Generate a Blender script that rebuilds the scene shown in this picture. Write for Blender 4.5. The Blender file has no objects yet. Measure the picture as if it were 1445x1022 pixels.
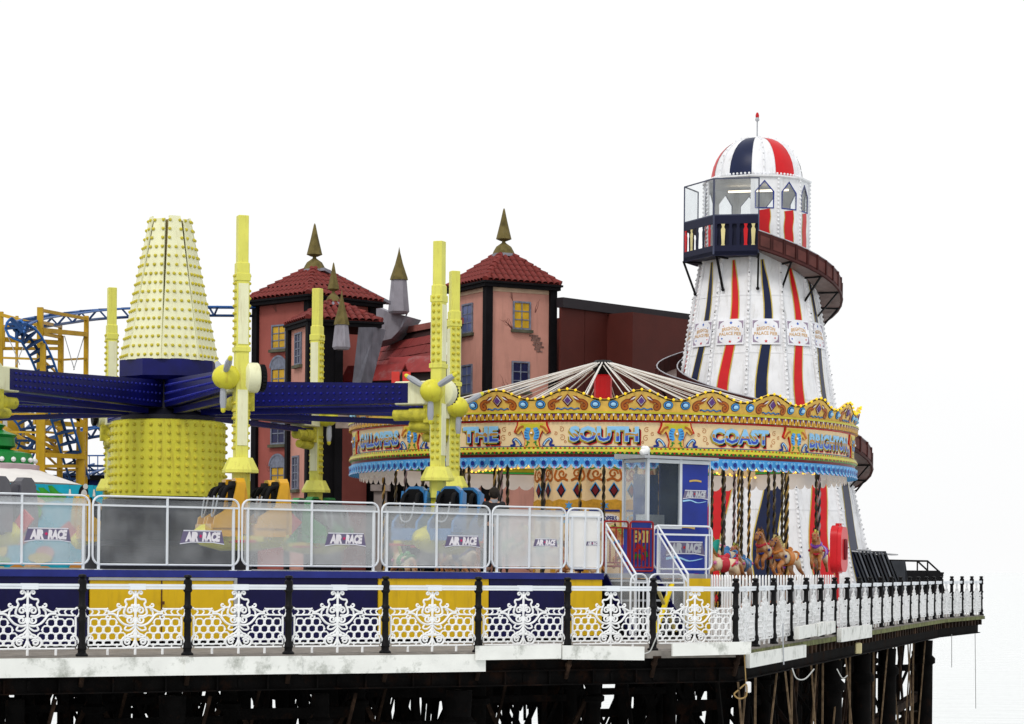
import bpy, bmesh, math, random
from mathutils import Vector, Matrix, Euler
random.seed(7)
R = math.radians
sc = bpy.context.scene
COL = sc.collection
# ---------------------------------------------------------------- camera
F, CX, HY, H, ROLL = 3400.0, 722.5, 800.0, 1.55, R(0.5)   # focal length in photo pixels, horizon row, eye height
cd = bpy.data.cameras.new('camera'); cam = bpy.data.objects.new('camera', cd); COL.objects.link(cam)
cam.location = (0, 0, H); cam.rotation_euler = (R(90), -ROLL, 0)
cd.sensor_width = 36; cd.lens = F/1445*36; cd.shift_y = (HY-511)/1445; cd.clip_end = 20000; cd.clip_start = .5
sc.camera = cam
# ---------------------------------------------------------------- sky, sun, exposure
SUN_EL, SUN_AZ = R(48), R(205)       # high, behind the camera and to its left
w = bpy.data.worlds.new('World'); sc.world = w; w.use_nodes = True
nt = w.node_tree; nt.nodes.clear()
sky = nt.nodes.new('ShaderNodeTexSky'); sky.sky_type = 'NISHITA'; sky.sun_disc = False
sky.sun_elevation = SUN_EL; sky.sun_rotation = SUN_AZ; sky.dust_density = 4; sky.air_density = 1.2
hs = nt.nodes.new('ShaderNodeHueSaturation'); hs.inputs['Saturation'].default_value = .15
mx = nt.nodes.new('ShaderNodeMix'); mx.data_type = 'RGBA'; mx.inputs[0].default_value = .9
tc = nt.nodes.new('ShaderNodeTexCoord'); mp = nt.nodes.new('ShaderNodeMapping'); mp.inputs['Scale'].default_value = (1, 1, 3)
nz = nt.nodes.new('ShaderNodeTexNoise'); nz.inputs['Scale'].default_value = 2.2; nz.inputs['Detail'].default_value = 5
cr = nt.nodes.new('ShaderNodeValToRGB')
cr.color_ramp.elements[0].position = .3; cr.color_ramp.elements[0].color = (9.9, 9.95, 10.0, 1)
cr.color_ramp.elements[1].position = .7; cr.color_ramp.elements[1].color = (10.4, 10.4, 10.4, 1)
bg = nt.nodes.new('ShaderNodeBackground'); bg.inputs[1].default_value = .113
wo = nt.nodes.new('ShaderNodeOutputWorld'); L = nt.links.new
L(tc.outputs['Generated'], mp.inputs[0]); L(mp.outputs[0], nz.inputs['Vector']); L(nz.outputs[0], cr.inputs[0])
L(sky.outputs[0], hs.inputs['Color']); L(hs.outputs[0], mx.inputs[6]); L(cr.outputs[0], mx.inputs[7])
L(mx.outputs[2], bg.inputs[0]); L(bg.outputs[0], wo.inputs[0])
sd = bpy.data.lights.new('sun', 'SUN'); sd.energy = 1.3; sd.angle = R(14); sd.color = (1, .96, .9)
so = bpy.data.objects.new('sun', sd); COL.objects.link(so)
dv = Vector((math.sin(SUN_AZ)*math.cos(SUN_EL), math.cos(SUN_AZ)*math.cos(SUN_EL), math.sin(SUN_EL)))
so.rotation_euler = dv.to_track_quat('Z', 'Y').to_euler(); so.location = (0, 0, 60)
sc.view_settings.view_transform = 'Standard'; sc.view_settings.look = 'None'; sc.view_settings.exposure = -0.08; sc.view_settings.gamma = 1

# ---------------------------------------------------------------- helpers
def P(px, py, Y):
    """photo pixel + distance from the camera -> world point"""
    dx, dy = px-CX, py-HY
    a, b = dx*math.cos(ROLL)+dy*math.sin(ROLL), dy*math.cos(ROLL)-dx*math.sin(ROLL)
    return Vector((a/F*Y, Y, H-b/F*Y))

MATS = {}
def mat(name, col, rough=.5, metal=0, var=.12, scale=2.5, bump=0, bscale=30, dirt=None, damt=.5, dscale=1.5, streak=0, coat=0, emit=0, spec=.22):
    if name in MATS: return MATS[name]
    m = bpy.data.materials.new(name); m.use_nodes = True; MATS[name] = m
    n = m.node_tree.nodes; l = m.node_tree.links.new; b = n['Principled BSDF']
    b.inputs['Roughness'].default_value = rough; b.inputs['Metallic'].default_value = metal
    b.inputs['Coat Weight'].default_value = coat; b.inputs['Specular IOR Level'].default_value = spec
    tcn = n.new('ShaderNodeTexCoord')
    nn = n.new('ShaderNodeTexNoise'); nn.inputs['Scale'].default_value = scale; nn.inputs['Detail'].default_value = 6
    l(tcn.outputs['Object'], nn.inputs['Vector'])
    r = n.new('ShaderNodeValToRGB'); e = r.color_ramp.elements
    e[0].position = .3; e[1].position = .72
    e[0].color = tuple(max(0, c*(1-var)) for c in col)+(1,); e[1].color = tuple(min(1, c*(1+var)) for c in col)+(1,)
    l(nn.outputs[0], r.inputs[0]); out = r.outputs[0]
    if dirt or streak:
        mp2 = n.new('ShaderNodeMapping'); l(tcn.outputs['Object'], mp2.inputs[0])
        if streak: mp2.inputs['Scale'].default_value = (streak, streak, .5)
        n2 = n.new('ShaderNodeTexNoise'); n2.inputs['Scale'].default_value = dscale; n2.inputs['Detail'].default_value = 9; n2.inputs['Roughness'].default_value = .7
        l(mp2.outputs[0], n2.inputs['Vector'])
        r2 = n.new('ShaderNodeValToRGB'); r2.color_ramp.elements[0].position = .52; r2.color_ramp.elements[1].position = .75
        r2.color_ramp.elements[0].color = (0, 0, 0, 1); r2.color_ramp.elements[1].color = (damt, damt, damt, 1)
        l(n2.outputs[0], r2.inputs[0])
        mm = n.new('ShaderNodeMix'); mm.data_type = 'RGBA'; l(r2.outputs[0], mm.inputs[0]); l(out, mm.inputs[6])
        mm.inputs[7].default_value = tuple(dirt or (.08, .06, .04))+(1,); out = mm.outputs[2]
        ma = n.new('ShaderNodeMath'); ma.operation = 'MULTIPLY_ADD'; l(r2.outputs[0], ma.inputs[0]); ma.inputs[1].default_value = .4; ma.inputs[2].default_value = rough
        l(ma.outputs[0], b.inputs['Roughness'])
    l(out, b.inputs['Base Color'])
    if bump:
        n3 = n.new('ShaderNodeTexNoise'); n3.inputs['Scale'].default_value = bscale; n3.inputs['Detail'].default_value = 4
        l(tcn.outputs['Object'], n3.inputs['Vector'])
        bp = n.new('ShaderNodeBump'); bp.inputs['Strength'].default_value = bump; bp.inputs['Distance'].default_value = .02
        l(n3.outputs[0], bp.inputs['Height']); l(bp.outputs[0], b.inputs['Normal'])
    if emit:
        b.inputs['Emission Color'].default_value = tuple(col)+(1,); b.inputs['Emission Strength'].default_value = emit
    return m

def see_through(name, col, fac, rough=.25, hazevar=.2):
    """clear or milky plastic / glass sheet"""
    if name in MATS: return MATS[name]
    m = bpy.data.materials.new(name); m.use_nodes = True; MATS[name] = m
    n = m.node_tree.nodes; l = m.node_tree.links.new; b = n['Principled BSDF']
    b.inputs['Base Color'].default_value = tuple(col)+(1,); b.inputs['Roughness'].default_value = rough; b.inputs['Specular IOR Level'].default_value = .3
    t = n.new('ShaderNodeBsdfTransparent'); t.inputs[0].default_value = (.93, .95, .96, 1)
    ms = n.new('ShaderNodeMixShader'); tcn = n.new('ShaderNodeTexCoord'); nn = n.new('ShaderNodeTexNoise')
    nn.inputs['Scale'].default_value = 1.6; nn.inputs['Detail'].default_value = 7; l(tcn.outputs['Object'], nn.inputs['Vector'])
    mr = n.new('ShaderNodeMapRange'); mr.inputs[1].default_value = .3; mr.inputs[2].default_value = .7
    mr.inputs[3].default_value = max(0, fac-hazevar); mr.inputs[4].default_value = fac+hazevar
    l(nn.outputs[0], mr.inputs[0]); l(mr.outputs[0], ms.inputs[0]); l(t.outputs[0], ms.inputs[1]); l(b.outputs[0], ms.inputs[2])
    l(ms.outputs[0], n['Material Output'].inputs[0]); return m

class MB:
    """mesh collector: several shapes -> one mesh object"""
    def __init__(s): s.v = []; s.f = []; s.mi = []; s.M = None; s.cur = 0
    def add(s, vs, fs):
        o = len(s.v)
        s.v += [tuple(s.M @ Vector(p)) if s.M else tuple(p) for p in vs]
        s.f += [tuple(i+o for i in f) for f in fs]; s.mi += [s.cur]*len(fs); return s
    def box(s, x0, x1, y0, y1, z0, z1):
        return s.add([(x0,y0,z0),(x1,y0,z0),(x1,y1,z0),(x0,y1,z0),(x0,y0,z1),(x1,y0,z1),(x1,y1,z1),(x0,y1,z1)],
                     [(0,3,2,1),(4,5,6,7),(0,1,5,4),(1,2,6,5),(2,3,7,6),(3,0,4,7)])
    def cbox(s, x0, x1, y0, y1, z0, z1, c=.02):
        """box with chamfered vertical and top edges"""
        def ring(d, z): return [(x0+d+c,y0+d,z),(x1-d-c,y0+d,z),(x1-d,y0+d+c,z),(x1-d,y1-d-c,z),(x1-d-c,y1-d,z),(x0+d+c,y1-d,z),(x0+d,y1-d-c,z),(x0+d,y0+d+c,z)]
        vs = ring(c, z0)+ring(0, z0+c)+ring(0, z1-c)+ring(c, z1)
        fs = [tuple(range(7,-1,-1)), tuple(range(24, 32))]
        for k in range(3):
            for i in range(8): fs.append((k*8+i, k*8+(i+1)%8, k*8+8+(i+1)%8, k*8+8+i))
        return s.add(vs, fs)
    def bar(s, p, q, w, h=None, up=(0,0,1)):
        p, q = Vector(p), Vector(q); d = (q-p).normalized(); h = h or w; u = Vector(up)
        if abs(d.dot(u)) > .98: u = Vector((0,1,0)) if abs(d.y) < .9 else Vector((1,0,0))
        a = d.cross(u).normalized(); b = a.cross(d).normalized()
        vs = [e+a*(i*w/2)+b*(j*h/2) for e in (p, q) for i, j in ((-1,-1),(1,-1),(1,1),(-1,1))]
        return s.add(vs, [(0,1,2,3),(7,6,5,4),(0,4,5,1),(1,5,6,2),(2,6,7,3),(3,7,4,0)])
    def tube(s, pts, r, n=6, closed=False, twist=0):
        pts = [Vector(p) for p in pts]; N = len(pts); rs = r if isinstance(r, (list, tuple)) else [r]*N
        vs = []; ref = None
        for i, p in enumerate(pts):
            if closed: d = pts[(i+1)%N]-pts[i-1]
            else: d = pts[min(i+1,N-1)]-pts[max(i-1,0)]
            d = d.normalized() if d.length > 1e-9 else Vector((0,0,1))
            if ref is None: ref = Vector((0,0,1)) if abs(d.z) < .9 else Vector((1,0,0))
            a = (ref-d*ref.dot(d)); a = a.normalized() if a.length > 1e-6 else d.orthogonal().normalized(); ref = a
            b = d.cross(a)
            for k in range(n):
                t = 2*math.pi*(k+.5)/n+twist*i
                vs.append(p+(a*math.cos(t)+b*math.sin(t))*rs[i])
        fs = []
        for i in range(N if closed else N-1):
            j = (i+1)%N
            for k in range(n): fs.append((i*n+k, i*n+(k+1)%n, j*n+(k+1)%n, j*n+k))
        if not closed: fs += [tuple(range(n-1,-1,-1)), tuple((N-1)*n+k for k in range(n))]
        return s.add(vs, fs)
    def lathe(s, prof, n=16, c=(0,0,0), a0=0, a1=2*math.pi, axis=None):
        full = abs(a1-a0-2*math.pi) < 1e-6; m = n if full else n+1; vs = []; fs = []
        for r, z in prof:
            for k in range(m):
                t = a0+(a1-a0)*k/n; p = Vector((r*math.cos(t), r*math.sin(t), z))
                if axis is not None: p = axis @ p
                vs.append(p+Vector(c))
        for i in range(len(prof)-1):
            for k in range(n):
                k2 = (k+1)%m; fs.append((i*m+k, i*m+k2, (i+1)*m+k2, (i+1)*m+k))
        if full:
            if prof[0][0] > 1e-4: fs.append(tuple(range(n-1,-1,-1)))
            if prof[-1][0] > 1e-4: fs.append(tuple((len(prof)-1)*m+k for k in range(n)))
        return s.add(vs, fs)
    def ball(s, c, r, n=10, m=6, sq=(1,1,1)):
        prof = [(math.sin(math.pi*i/m), -math.cos(math.pi*i/m)) for i in range(m+1)]
        vs = []; fs = []
        for a, z in prof:
            for k in range(n):
                t = 2*math.pi*k/n; vs.append((c[0]+r*sq[0]*a*math.cos(t), c[1]+r*sq[1]*a*math.sin(t), c[2]+r*sq[2]*z))
        for i in range(m):
            for k in range(n): fs.append((i*n+k, i*n+(k+1)%n, (i+1)*n+(k+1)%n, (i+1)*n+k))
        return s.add(vs, fs)
    def stud(s, c, nrm, r, h, n=6):
        nrm = Vector(nrm).normalized(); a = nrm.orthogonal().normalized(); b = nrm.cross(a); c = Vector(c)
        vs = [c+(a*math.cos(2*math.pi*k/n)+b*math.sin(2*math.pi*k/n))*r for k in range(n)]
        vs += [c+nrm*h*.7+(a*math.cos(2*math.pi*k/n)+b*math.sin(2*math.pi*k/n))*r*.7 for k in range(n)]+[c+nrm*h]
        fs = [(k,(k+1)%n,n+(k+1)%n,n+k) for k in range(n)]+[(n+k,n+(k+1)%n,2*n) for k in range(n)]
        return s.add(vs, fs)
    def prism(s, poly, fn, d0, d1):
        """poly: 2-D outline; fn(u, v, depth) -> point; extruded from depth d0 (front) to d1"""
        n = len(poly); vs = [fn(u, v, d0) for u, v in poly]+[fn(u, v, d1) for u, v in poly]
        return s.add(vs, [tuple(range(n)), tuple(range(2*n-1, n-1, -1))]+[(i,n+i,n+(i+1)%n,(i+1)%n) for i in range(n)])
    def sheet(s, poly, fn, d=0):
        return s.add([fn(u, v, d) for u, v in poly], [tuple(range(len(poly)))])
    def ribbon(s, pts, wd, fn, d=0, closed=False):
        """flat band of width wd along a 2-D polyline"""
        n = len(pts); ws = wd if isinstance(wd, (list, tuple)) else [wd]*n; vs = []
        for i in range(n):
            a = pts[i-1] if (i or closed) else pts[i]; b = pts[(i+1)%n] if (i < n-1 or closed) else pts[i]
            tx, ty = b[0]-a[0], b[1]-a[1]; q = math.hypot(tx, ty) or 1; nx, ny = -ty/q*ws[i]/2, tx/q*ws[i]/2
            vs += [fn(pts[i][0]+nx, pts[i][1]+ny, d), fn(pts[i][0]-nx, pts[i][1]-ny, d)]
        fs = [(2*i, 2*i+1, (2*i+3)%(2*n), (2*i+2)%(2*n)) for i in range(n if closed else n-1)]
        return s.add(vs, fs)
    def text(s, poly, fn, d=0):
        vs, fs = poly; return s.add([fn(u, v, d) for u, v in vs], fs)
    def mesh(s, name, mats, smooth=35):
        me = bpy.data.meshes.new(name); me.from_pydata(s.v, [], s.f)
        for m in (mats if isinstance(mats, (list, tuple)) else [mats]): me.materials.append(m)
        if max(s.mi, default=0): me.polygons.foreach_set('material_index', s.mi)
        if smooth:
            me.polygons.foreach_set('use_smooth', [True]*len(s.f)); me.update()
            me.set_sharp_from_angle(angle=R(smooth))
        me.update(); return me
    def build(s, name, mats, parent=None, smooth=35, stuff=False, label=None):
        return obj(name, s.mesh(name, mats, smooth), parent, stuff, label)

def obj(name, me, parent=None, stuff=False, label=None, loc=None, rot=None, mtx=None):
    o = bpy.data.objects.new(name, me); COL.objects.link(o)
    if parent: o.parent = parent
    if stuff: o['kind'] = 'stuff'
    if label: o['label'] = label
    if loc is not None: o.location = loc
    if rot is not None: o.rotation_euler = rot
    if mtx is not None: o.matrix_basis = mtx
    return o
def tag(o, label, cat, group=None, kind=None):
    o['label'] = label; o['category'] = cat
    if group: o['group'] = group
    if kind: o['kind'] = kind
    return o
def thing(name, label, cat, loc=(0,0,0), rz=0, group=None):
    o = bpy.data.objects.new(name, None); COL.objects.link(o); o.location = loc; o.rotation_euler = (0,0,rz); o.empty_display_size = .3
    return tag(o, label, cat, group)
def copy_tree(o, parent=None, loc=None, rz=None, label=None):
    c = o.copy(); COL.objects.link(c); c.parent = parent
    if loc is not None: c.location = loc
    if rz is not None: c.rotation_euler = (0, 0, rz)
    if label: c['label'] = label
    for ch in list(o.children): copy_tree(ch, c)
    return c
def spline(pts, k=5, closed=False):
    """Catmull-Rom through 2-D or 3-D points"""
    n = len(pts); out = []
    for i in range(n if closed else n-1):
        g = lambda j: pts[j % n] if closed else pts[max(0, min(n-1, j))]
        p0, p1, p2, p3 = g(i-1), g(i), g(i+1), g(i+2)
        for q in range(k):
            t = q/k
            out.append(tuple(.5*(2*b+(c-a)*t+(2*a-5*b+4*c-d)*t*t+(3*b-a-3*c+d)*t**3) for a, b, c, d in zip(p0, p1, p2, p3)))
    if not closed: out.append(tuple(pts[-1]))
    return out
def spiral(cx, cy, r, a0, turns, k=10, r1=.25):
    n = max(4, int(abs(turns)*k)); return [(cx+r*(1-(1-r1)*i/n)*math.cos(a0+turns*2*math.pi*i/n), cy+r*(1-(1-r1)*i/n)*math.sin(a0+turns*2*math.pi*i/n)) for i in range(n+1)]
TXT = {}
def text2d(st, size=1, bold=.02, shear=0, width=None):
    """filled lettering as flat polygons, centred on 0,0"""
    key = (st, bold, shear)
    if key not in TXT:
        cu = bpy.data.curves.new('lettering', 'FONT'); cu.body = st; cu.offset = bold; cu.shear = shear; cu.size = 1; cu.resolution_u = 2
        cu.align_x = 'CENTER'; ob = bpy.data.objects.new('lettering', cu); me = bpy.data.meshes.new_from_object(ob)
        TXT[key] = ([(v.co.x, v.co.y) for v in me.vertices], [tuple(p.vertices) for p in me.polygons])
        bpy.data.objects.remove(ob); bpy.data.meshes.remove(me); bpy.data.curves.remove(cu)
    vs, fs = TXT[key]
    x0, x1 = min(v[0] for v in vs), max(v[0] for v in vs); y0, y1 = min(v[1] for v in vs), max(v[1] for v in vs)
    sy = size/(y1-y0); sx = (width/(x1-x0)) if width else sy
    return ([((x-(x0+x1)/2)*sx, (y-(y0+y1)/2)*sy) for x, y in vs], fs)
def ellipse(cx, cy, a, b, n=14): return [(cx+a*math.cos(2*math.pi*i/n), cy+b*math.sin(2*math.pi*i/n)) for i in range(n)]
def star(cx, cy, r, n=5): return [(cx+(r if i % 2 == 0 else r*.42)*math.sin(math.pi*i/n), cy+(r if i % 2 == 0 else r*.42)*math.cos(math.pi*i/n)) for i in range(2*n)]

# ---------------------------------------------------------------- materials
WHITE = mat('white paint', (.82,.83,.84), .45, var=.05, dirt=(.35,.33,.28), damt=.35, dscale=3)
FWHITE = mat('chalky white railing paint', (.84,.85,.86), .5, var=.06, scale=9, dirt=(.3,.29,.27), damt=.3, dscale=7)
BOARDW = mat('weathered white board', (.8,.81,.78), .55, var=.06, dirt=(.06,.08,.04), damt=.85, dscale=2.2, bump=.2)
RAILW = mat('galvanised white rail', (.74,.78,.83), .35, var=.05)
BLACK = mat('black iron paint', (.006,.006,.007), .5, var=.3, scale=6, spec=.12)
IRON = mat('rusty black iron', (.005,.0045,.0045), .85, var=.5, dirt=(.05,.02,.01), damt=.45, dscale=2.0, bump=.4, spec=.05)
IRON2 = mat('corroded brown iron', (.022,.013,.009), .9, var=.6, dirt=(.16,.09,.055), damt=.6, dscale=2.5, bump=.5, spec=.08)
TIMBER = mat('grey deck timber', (.22,.2,.18), .8, var=.3, scale=4, bump=.3)
RYEL = mat('lemon ride paint', (.66,.62,.05), .35, var=.07, dirt=(.26,.12,.03), damt=.55, dscale=2.6, streak=3)
RLEM = mat('weathered lemon pylon paint', (.70,.68,.13), .42, var=.08, dirt=(.28,.15,.04), damt=.6, dscale=3, streak=3)
RPALE = mat('pale primrose panel', (.78,.78,.52), .45, var=.05, dirt=(.42,.34,.16), damt=.5, dscale=2.2, streak=4)
RSTUD = mat('yellow lamp cap', (.56,.48,.04), .35, var=.1)
RBLUE = mat('deep ride blue', (.003,.004,.088), .4, var=.3)
SYEL = mat('skirt yellow', (.70,.45,.008), .42, var=.06, dirt=(.3,.17,.02), damt=.4, streak=5, dscale=1.4)
SNAVY = mat('skirt navy', (.0035,.003,.055), .45, var=.2, dirt=(.01,.01,.03), damt=.5, streak=5)
GREY = mat('grey steel', (.4,.42,.45), .4, metal=.3, var=.1)
DARK = mat('dark void', (.008,.008,.009), .9, var=.2, spec=.1)
RUBBER = mat('black padding', (.006,.006,.007), .6, spec=.1)
POLY = see_through('milky polycarbonate', (.8,.82,.84), .29, .22, .05)
POLYW = see_through('opal white sheet', (.93,.93,.92), .86, .3, .08)
GLASS = see_through('clear glazing', (.75,.8,.82), .14, .06, .08)
RED = mat('red paint', (.5,.008,.012), .4, var=.1)
DRED = mat('dark red steel', (.28,.012,.014), .4, var=.2)
GOLD = mat('gold paint', (.58,.32,.035), .4, var=.2, scale=14)
CREAM = mat('cream board', (.80,.62,.36), .42, var=.05, dirt=(.7,.4,.18), damt=.35, dscale=9)
YGOLD = mat('yellow gold board', (.72,.46,.10), .42, var=.12, scale=10)
LIME = mat('lime moulding', (.52,.47,.03), .4, var=.15)
GREEN = mat('green paint', (.015,.22,.03), .4, var=.1)
SKYB = mat('sky blue paint', (.07,.34,.72), .4, var=.15)
LBLUE = mat('pale blue paint', (.32,.60,.85), .4, var=.1)
NBLUE = mat('navy blue paint', (.012,.03,.22), .4, var=.1)
MAROON = mat('maroon paint', (.16,.012,.02), .4, var=.2)
ORANGE = mat('burnt orange paint', (.42,.12,.02), .4, var=.2)
PURPLE = mat('purple paint', (.12,.05,.22), .4)
PINKB = mat('pink paint', (.75,.3,.5), .4)
BULB = mat('lit warm bulb', (1,.62,.07), .3, var=.02, emit=1.5)
CBULB = mat('yellow crest bulb', (.85,.58,.02), .3, var=.1, emit=.45)
# ================================================================ sea
def sea():
    m = bpy.data.materials.new('pale sea'); m.use_nodes = True; n = m.node_tree.nodes; l = m.node_tree.links.new; b = n['Principled BSDF']
    b.inputs['Base Color'].default_value = (.66,.7,.7,1); b.inputs['Roughness'].default_value = .12; b.inputs['IOR'].default_value = 1.33
    t = n.new('ShaderNodeTexCoord'); mp = n.new('ShaderNodeMapping'); mp.inputs['Scale'].default_value = (.12,.3,1); l(t.outputs['Object'], mp.inputs[0])
    a = n.new('ShaderNodeTexNoise'); a.inputs['Scale'].default_value = 1.6; a.inputs['Detail'].default_value = 8; l(mp.outputs[0], a.inputs['Vector'])
    bp = n.new('ShaderNodeBump'); bp.inputs['Strength'].default_value = .35; bp.inputs['Distance'].default_value = .5; l(a.outputs[0], bp.inputs['Height']); l(bp.outputs[0], b.inputs['Normal'])
    o = MB().add([(-6000,-300,-8),(6000,-300,-8),(6000,15000,-8),(-6000,15000,-8)], [(0,1,2,3)]).build('sea', m, smooth=0)
    tag(o, 'pale flat sea beyond and below the pier', 'sea', kind='structure')
sea()
# ================================================================ pier: frames of the two railing runs
A = Vector((-7.13, 40.0, 0)); FS = Vector((1.632, .886, 0)); FD = FS.normalized(); FA = math.atan2(FD.y, FD.x); SP = FS.length
C0 = A+FS*7
S1 = Vector((13.97, 78.4, 0)); S2 = Vector((16.5, 84.7, 0))
def t_front(px):
    k = (px-CX)/F; return (k*A.y-A.x)/(FD.x-k*FD.y)
deckpoly = [A-FS*9-Vector((-.477,.879,0))*.12, C0+Vector((.1,-.12,0)), S1+Vector((.12,0,0)), S2+Vector((.12,.1,0)), Vector((10,104,0)), Vector((-30,125,0)), Vector((-75,110,0)), Vector((-62,50,0))]
d = MB(); n = len(deckpoly)
d.add([p for p in deckpoly]+[p-Vector((0,0,.14)) for p in deckpoly], [tuple(range(n)), tuple(range(2*n-1,n-1,-1))]+[(i,n+i,n+(i+1)%n,(i+1)%n) for i in range(n)])
deck = d.build('pier_deck', TIMBER, smooth=0); tag(deck, 'grey planked pier deck carried on black iron piles', 'pier', kind='structure')
# front edge: white fascia boards and plate girder (front-run frame: x along, y inward)
MF = Matrix.Translation(A) @ Matrix.Rotation(FA, 4, 'Z')
def fboard(p0, p1, z0, z1, y, tilt=0):
    a, b = t_front(p0), t_front(p1); q = MB(); q.M = MF
    q.add([(a,y,z0),(b,y,z0+tilt),(b,y,z1+tilt),(a,y,z1),(a,y+.05,z0),(b,y+.05,z0+tilt),(b,y+.05,z1+tilt),(a,y+.05,z1)],
          [(0,1,2,3),(7,6,5,4),(0,4,5,1),(1,5,6,2),(2,6,7,3),(3,7,4,0)])
    return q.build('fascia_board', BOARDW, deck, smooth=0)
fboard(-160, 262, -.33, -.015, -.20); fboard(255, 420, -.33, -.02, -.24); fboard(417, 679, -.34, -.025, -.21)
fboard(663, 782, -.13, .125, -.29, .01); fboard(784, 899, -.135, .12, -.29, -.035); fboard(939, 1049, -.10, .14, -.29, .02)
def gird(a, b, M, y0):
    g = MB(); g.M = M
    g.box(a, b, y0, y0+.03, -.6, -.16); g.box(a, b, y0-.09, y0+.12, -.62, -.6); g.box(a, b, y0-.09, y0+.12, -.36, -.335)
    t = a+.3
    while t < b: g.box(t-.012, t+.012, y0-.08, y0, -.598, -.362); g.box(t+.4, t+.46, y0-.02, y0, -.57, -.4); t += .93
    g.build('edge_girder', IRON, deck, smooth=0)
gird(-16.5, 13.1, MF, .05)
g = MB(); g.M = MF
for k in range(-9, 8): # cast brackets under the posts
    x = k*SP; g.box(x-.09, x+.09, -.16, .06, -.14, -.10); g.tube([(x,-.12,-.1),(x,-.04,-.3),(x,.05,-.5)], .045, 6); g.ball((x,-.05,-.24), .07, 8, 5)
g.build('post_brackets', IRON2, deck, stuff=True)
# side run frame
SD = (S1-C0).normalized(); SA = math.atan2(SD.y, SD.x); SSP = (S1-C0).length/17; MS = Matrix.Translation(C0) @ Matrix.Rotation(SA, 4, 'Z')
E2 = (S2-S1).normalized(); EA = math.atan2(E2.y, E2.x); ESP = (S2-S1).length/4; ME = Matrix.Translation(S1) @ Matrix.Rotation(EA, 4, 'Z')
gs = MB(); gs.M = MS; LS = (S1-C0).length; LE = (S2-S1).length
gs.box(.1, LS, .1, .16, -.6, -.15); gs.box(.1, LS, .02, .24, -.63, -.60)
gs.M = ME; gs.box(0, LE, .1, .16, -.6, -.15); gs.box(0, LE, .02, .24, -.63, -.60)
gs.build('edge_girder', IRON, deck, smooth=0)
gs = MB(); gs.M = MS   # joist ends under the side edge
for k in range(60): gs.box(.4+k*.55, .58+k*.55, -.1, .5, -.33, -.15)
gs.M = ME
for k in range(12): gs.box(.2+k*.55, .38+k*.55, -.1, .5, -.33, -.15)
gs.build('joist_ends', IRON2, deck, smooth=0, stuff=True)
MOSS = mat('mossy timber edge', (.14,.15,.06), .9, var=.5, scale=5, bump=.4)
g = MB(); g.M = MS; g.box(.2, LS, -.14, -.06, -.14, -.03); g.M = ME; g.box(0, LE, -.14, -.06, -.14, -.03); g.build('edge_timber', MOSS, deck, smooth=0)
def sboard(x0, x1, z0, z1, y, dz):
    q = MB(); q.M = MS; c = .08
    q.add([(x0,y,z0),(x1,y,z0+dz),(x1,y,z1+dz),(x0,y,z1),(x0+c,y+.12,z0),(x1+c,y+.12,z0+dz),(x1+c,y+.12,z1+dz),(x0+c,y+.12,z1)],
          [(0,1,2,3),(7,6,5,4),(0,4,5,1),(1,5,6,2),(2,6,7,3),(3,7,4,0)]); q.build('fascia_board', BOARDW, deck, smooth=0)
sboard(.25, 6.6, -.36, -.09, -.24, .0); sboard(5.3, 7.6, .06, .32, -.3, .02); sboard(7.8, 8.9, .06, .34, -.3, .03); sboard(9.0, 10.2, .07, .33, -.3, .03); sboard(11.2, 16.2, -.16, .16, -.28, -.01)
# ---- piles, cross beams and raking braces under the deck
pile = MB().lathe([(.16,-9),(.16,-1.35),(.24,-1.3),(.24,-1.2),(.16,-1.15),(.16,-.74)], 12).mesh('pile', IRON)
bigpile = MB().lathe([(.24,-9),(.24,-1.5),(.32,-1.45),(.32,-1.3),(.22,-1.2),(.24,-.72)], 14).mesh('pile', IRON)
ND = Vector((-FD.y, FD.x, 0))
def inside(p):
    for i in range(n):
        a, b = deckpoly[i], deckpoly[(i+1) % n]
        if (b.x-a.x)*(p.y-a.y)-(b.y-a.y)*(p.x-a.x) < .12*(b-a).length: return False
    return True
rng = random.Random(3); cnt = 0
brace_big = MB(); beam_big = MB()
for r_ in range(8):
    y = .75+r_*5.2; row = []
    for c_ in range(-6, 17):
        x = c_*2.78+(.35 if r_ % 2 else 0)-.9
        p = A+FD*x+ND*y
        if inside(p) and abs(p.x/p.y) < .30: row.append(p)
    for i, p in enumerate(row):
        obj('pile', bigpile if (r_ == 0 and i % 2 == 0) else pile, deck, loc=p)
        if i+1 < len(row):
            q = row[i+1]; m_ = (p+q)/2; z0, z1 = -.9, -3.6
            b = MB(); b.bar(p+Vector((0,0,z0)), m_+Vector((0,0,z1)), .05, .09); b.bar(q+Vector((0,0,z0)), m_+Vector((0,0,z1)), .05, .09)
            b.bar((p*3+q)/4+Vector((0,0,-.74)), p+Vector((0,0,-3.4)), .04, .06)
            b.build('raking_brace', IRON2 if r_ < 2 else IRON, deck, smooth=0); 
            bb = MB(); hz = (-1.42, -1.75, -2.3, -1.55)[(r_+i) % 4]
            bb.bar(p+Vector((0,0,hz)), q+Vector((0,0,hz)), .14, .22 if r_ % 2 else .16)
            if r_ > 1:
                for s_ in (.22, .5, .76): bb.bar(p.lerp(q, s_)+Vector((0,0,-.7)), p.lerp(q, s_+rng.uniform(-.15,.15))+Vector((0,0,-3.2)), rng.uniform(.08,.22), .1)
                if rng.random() < .45: bb.bar(p+Vector((0,0,-1.1-rng.random())), q+Vector((0,0,-1.1-rng.random())), .1, rng.uniform(.15,.4))
            bb.build('cross_beam', IRON, deck, smooth=0)
    if r_ > 0 and row:
        b = MB(); b.bar(row[0]+Vector((0,0,-.5)), row[-1]+Vector((0,0,-.5)), .2, .5); b.build('deck_girder', IRON, deck, smooth=0)
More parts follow.
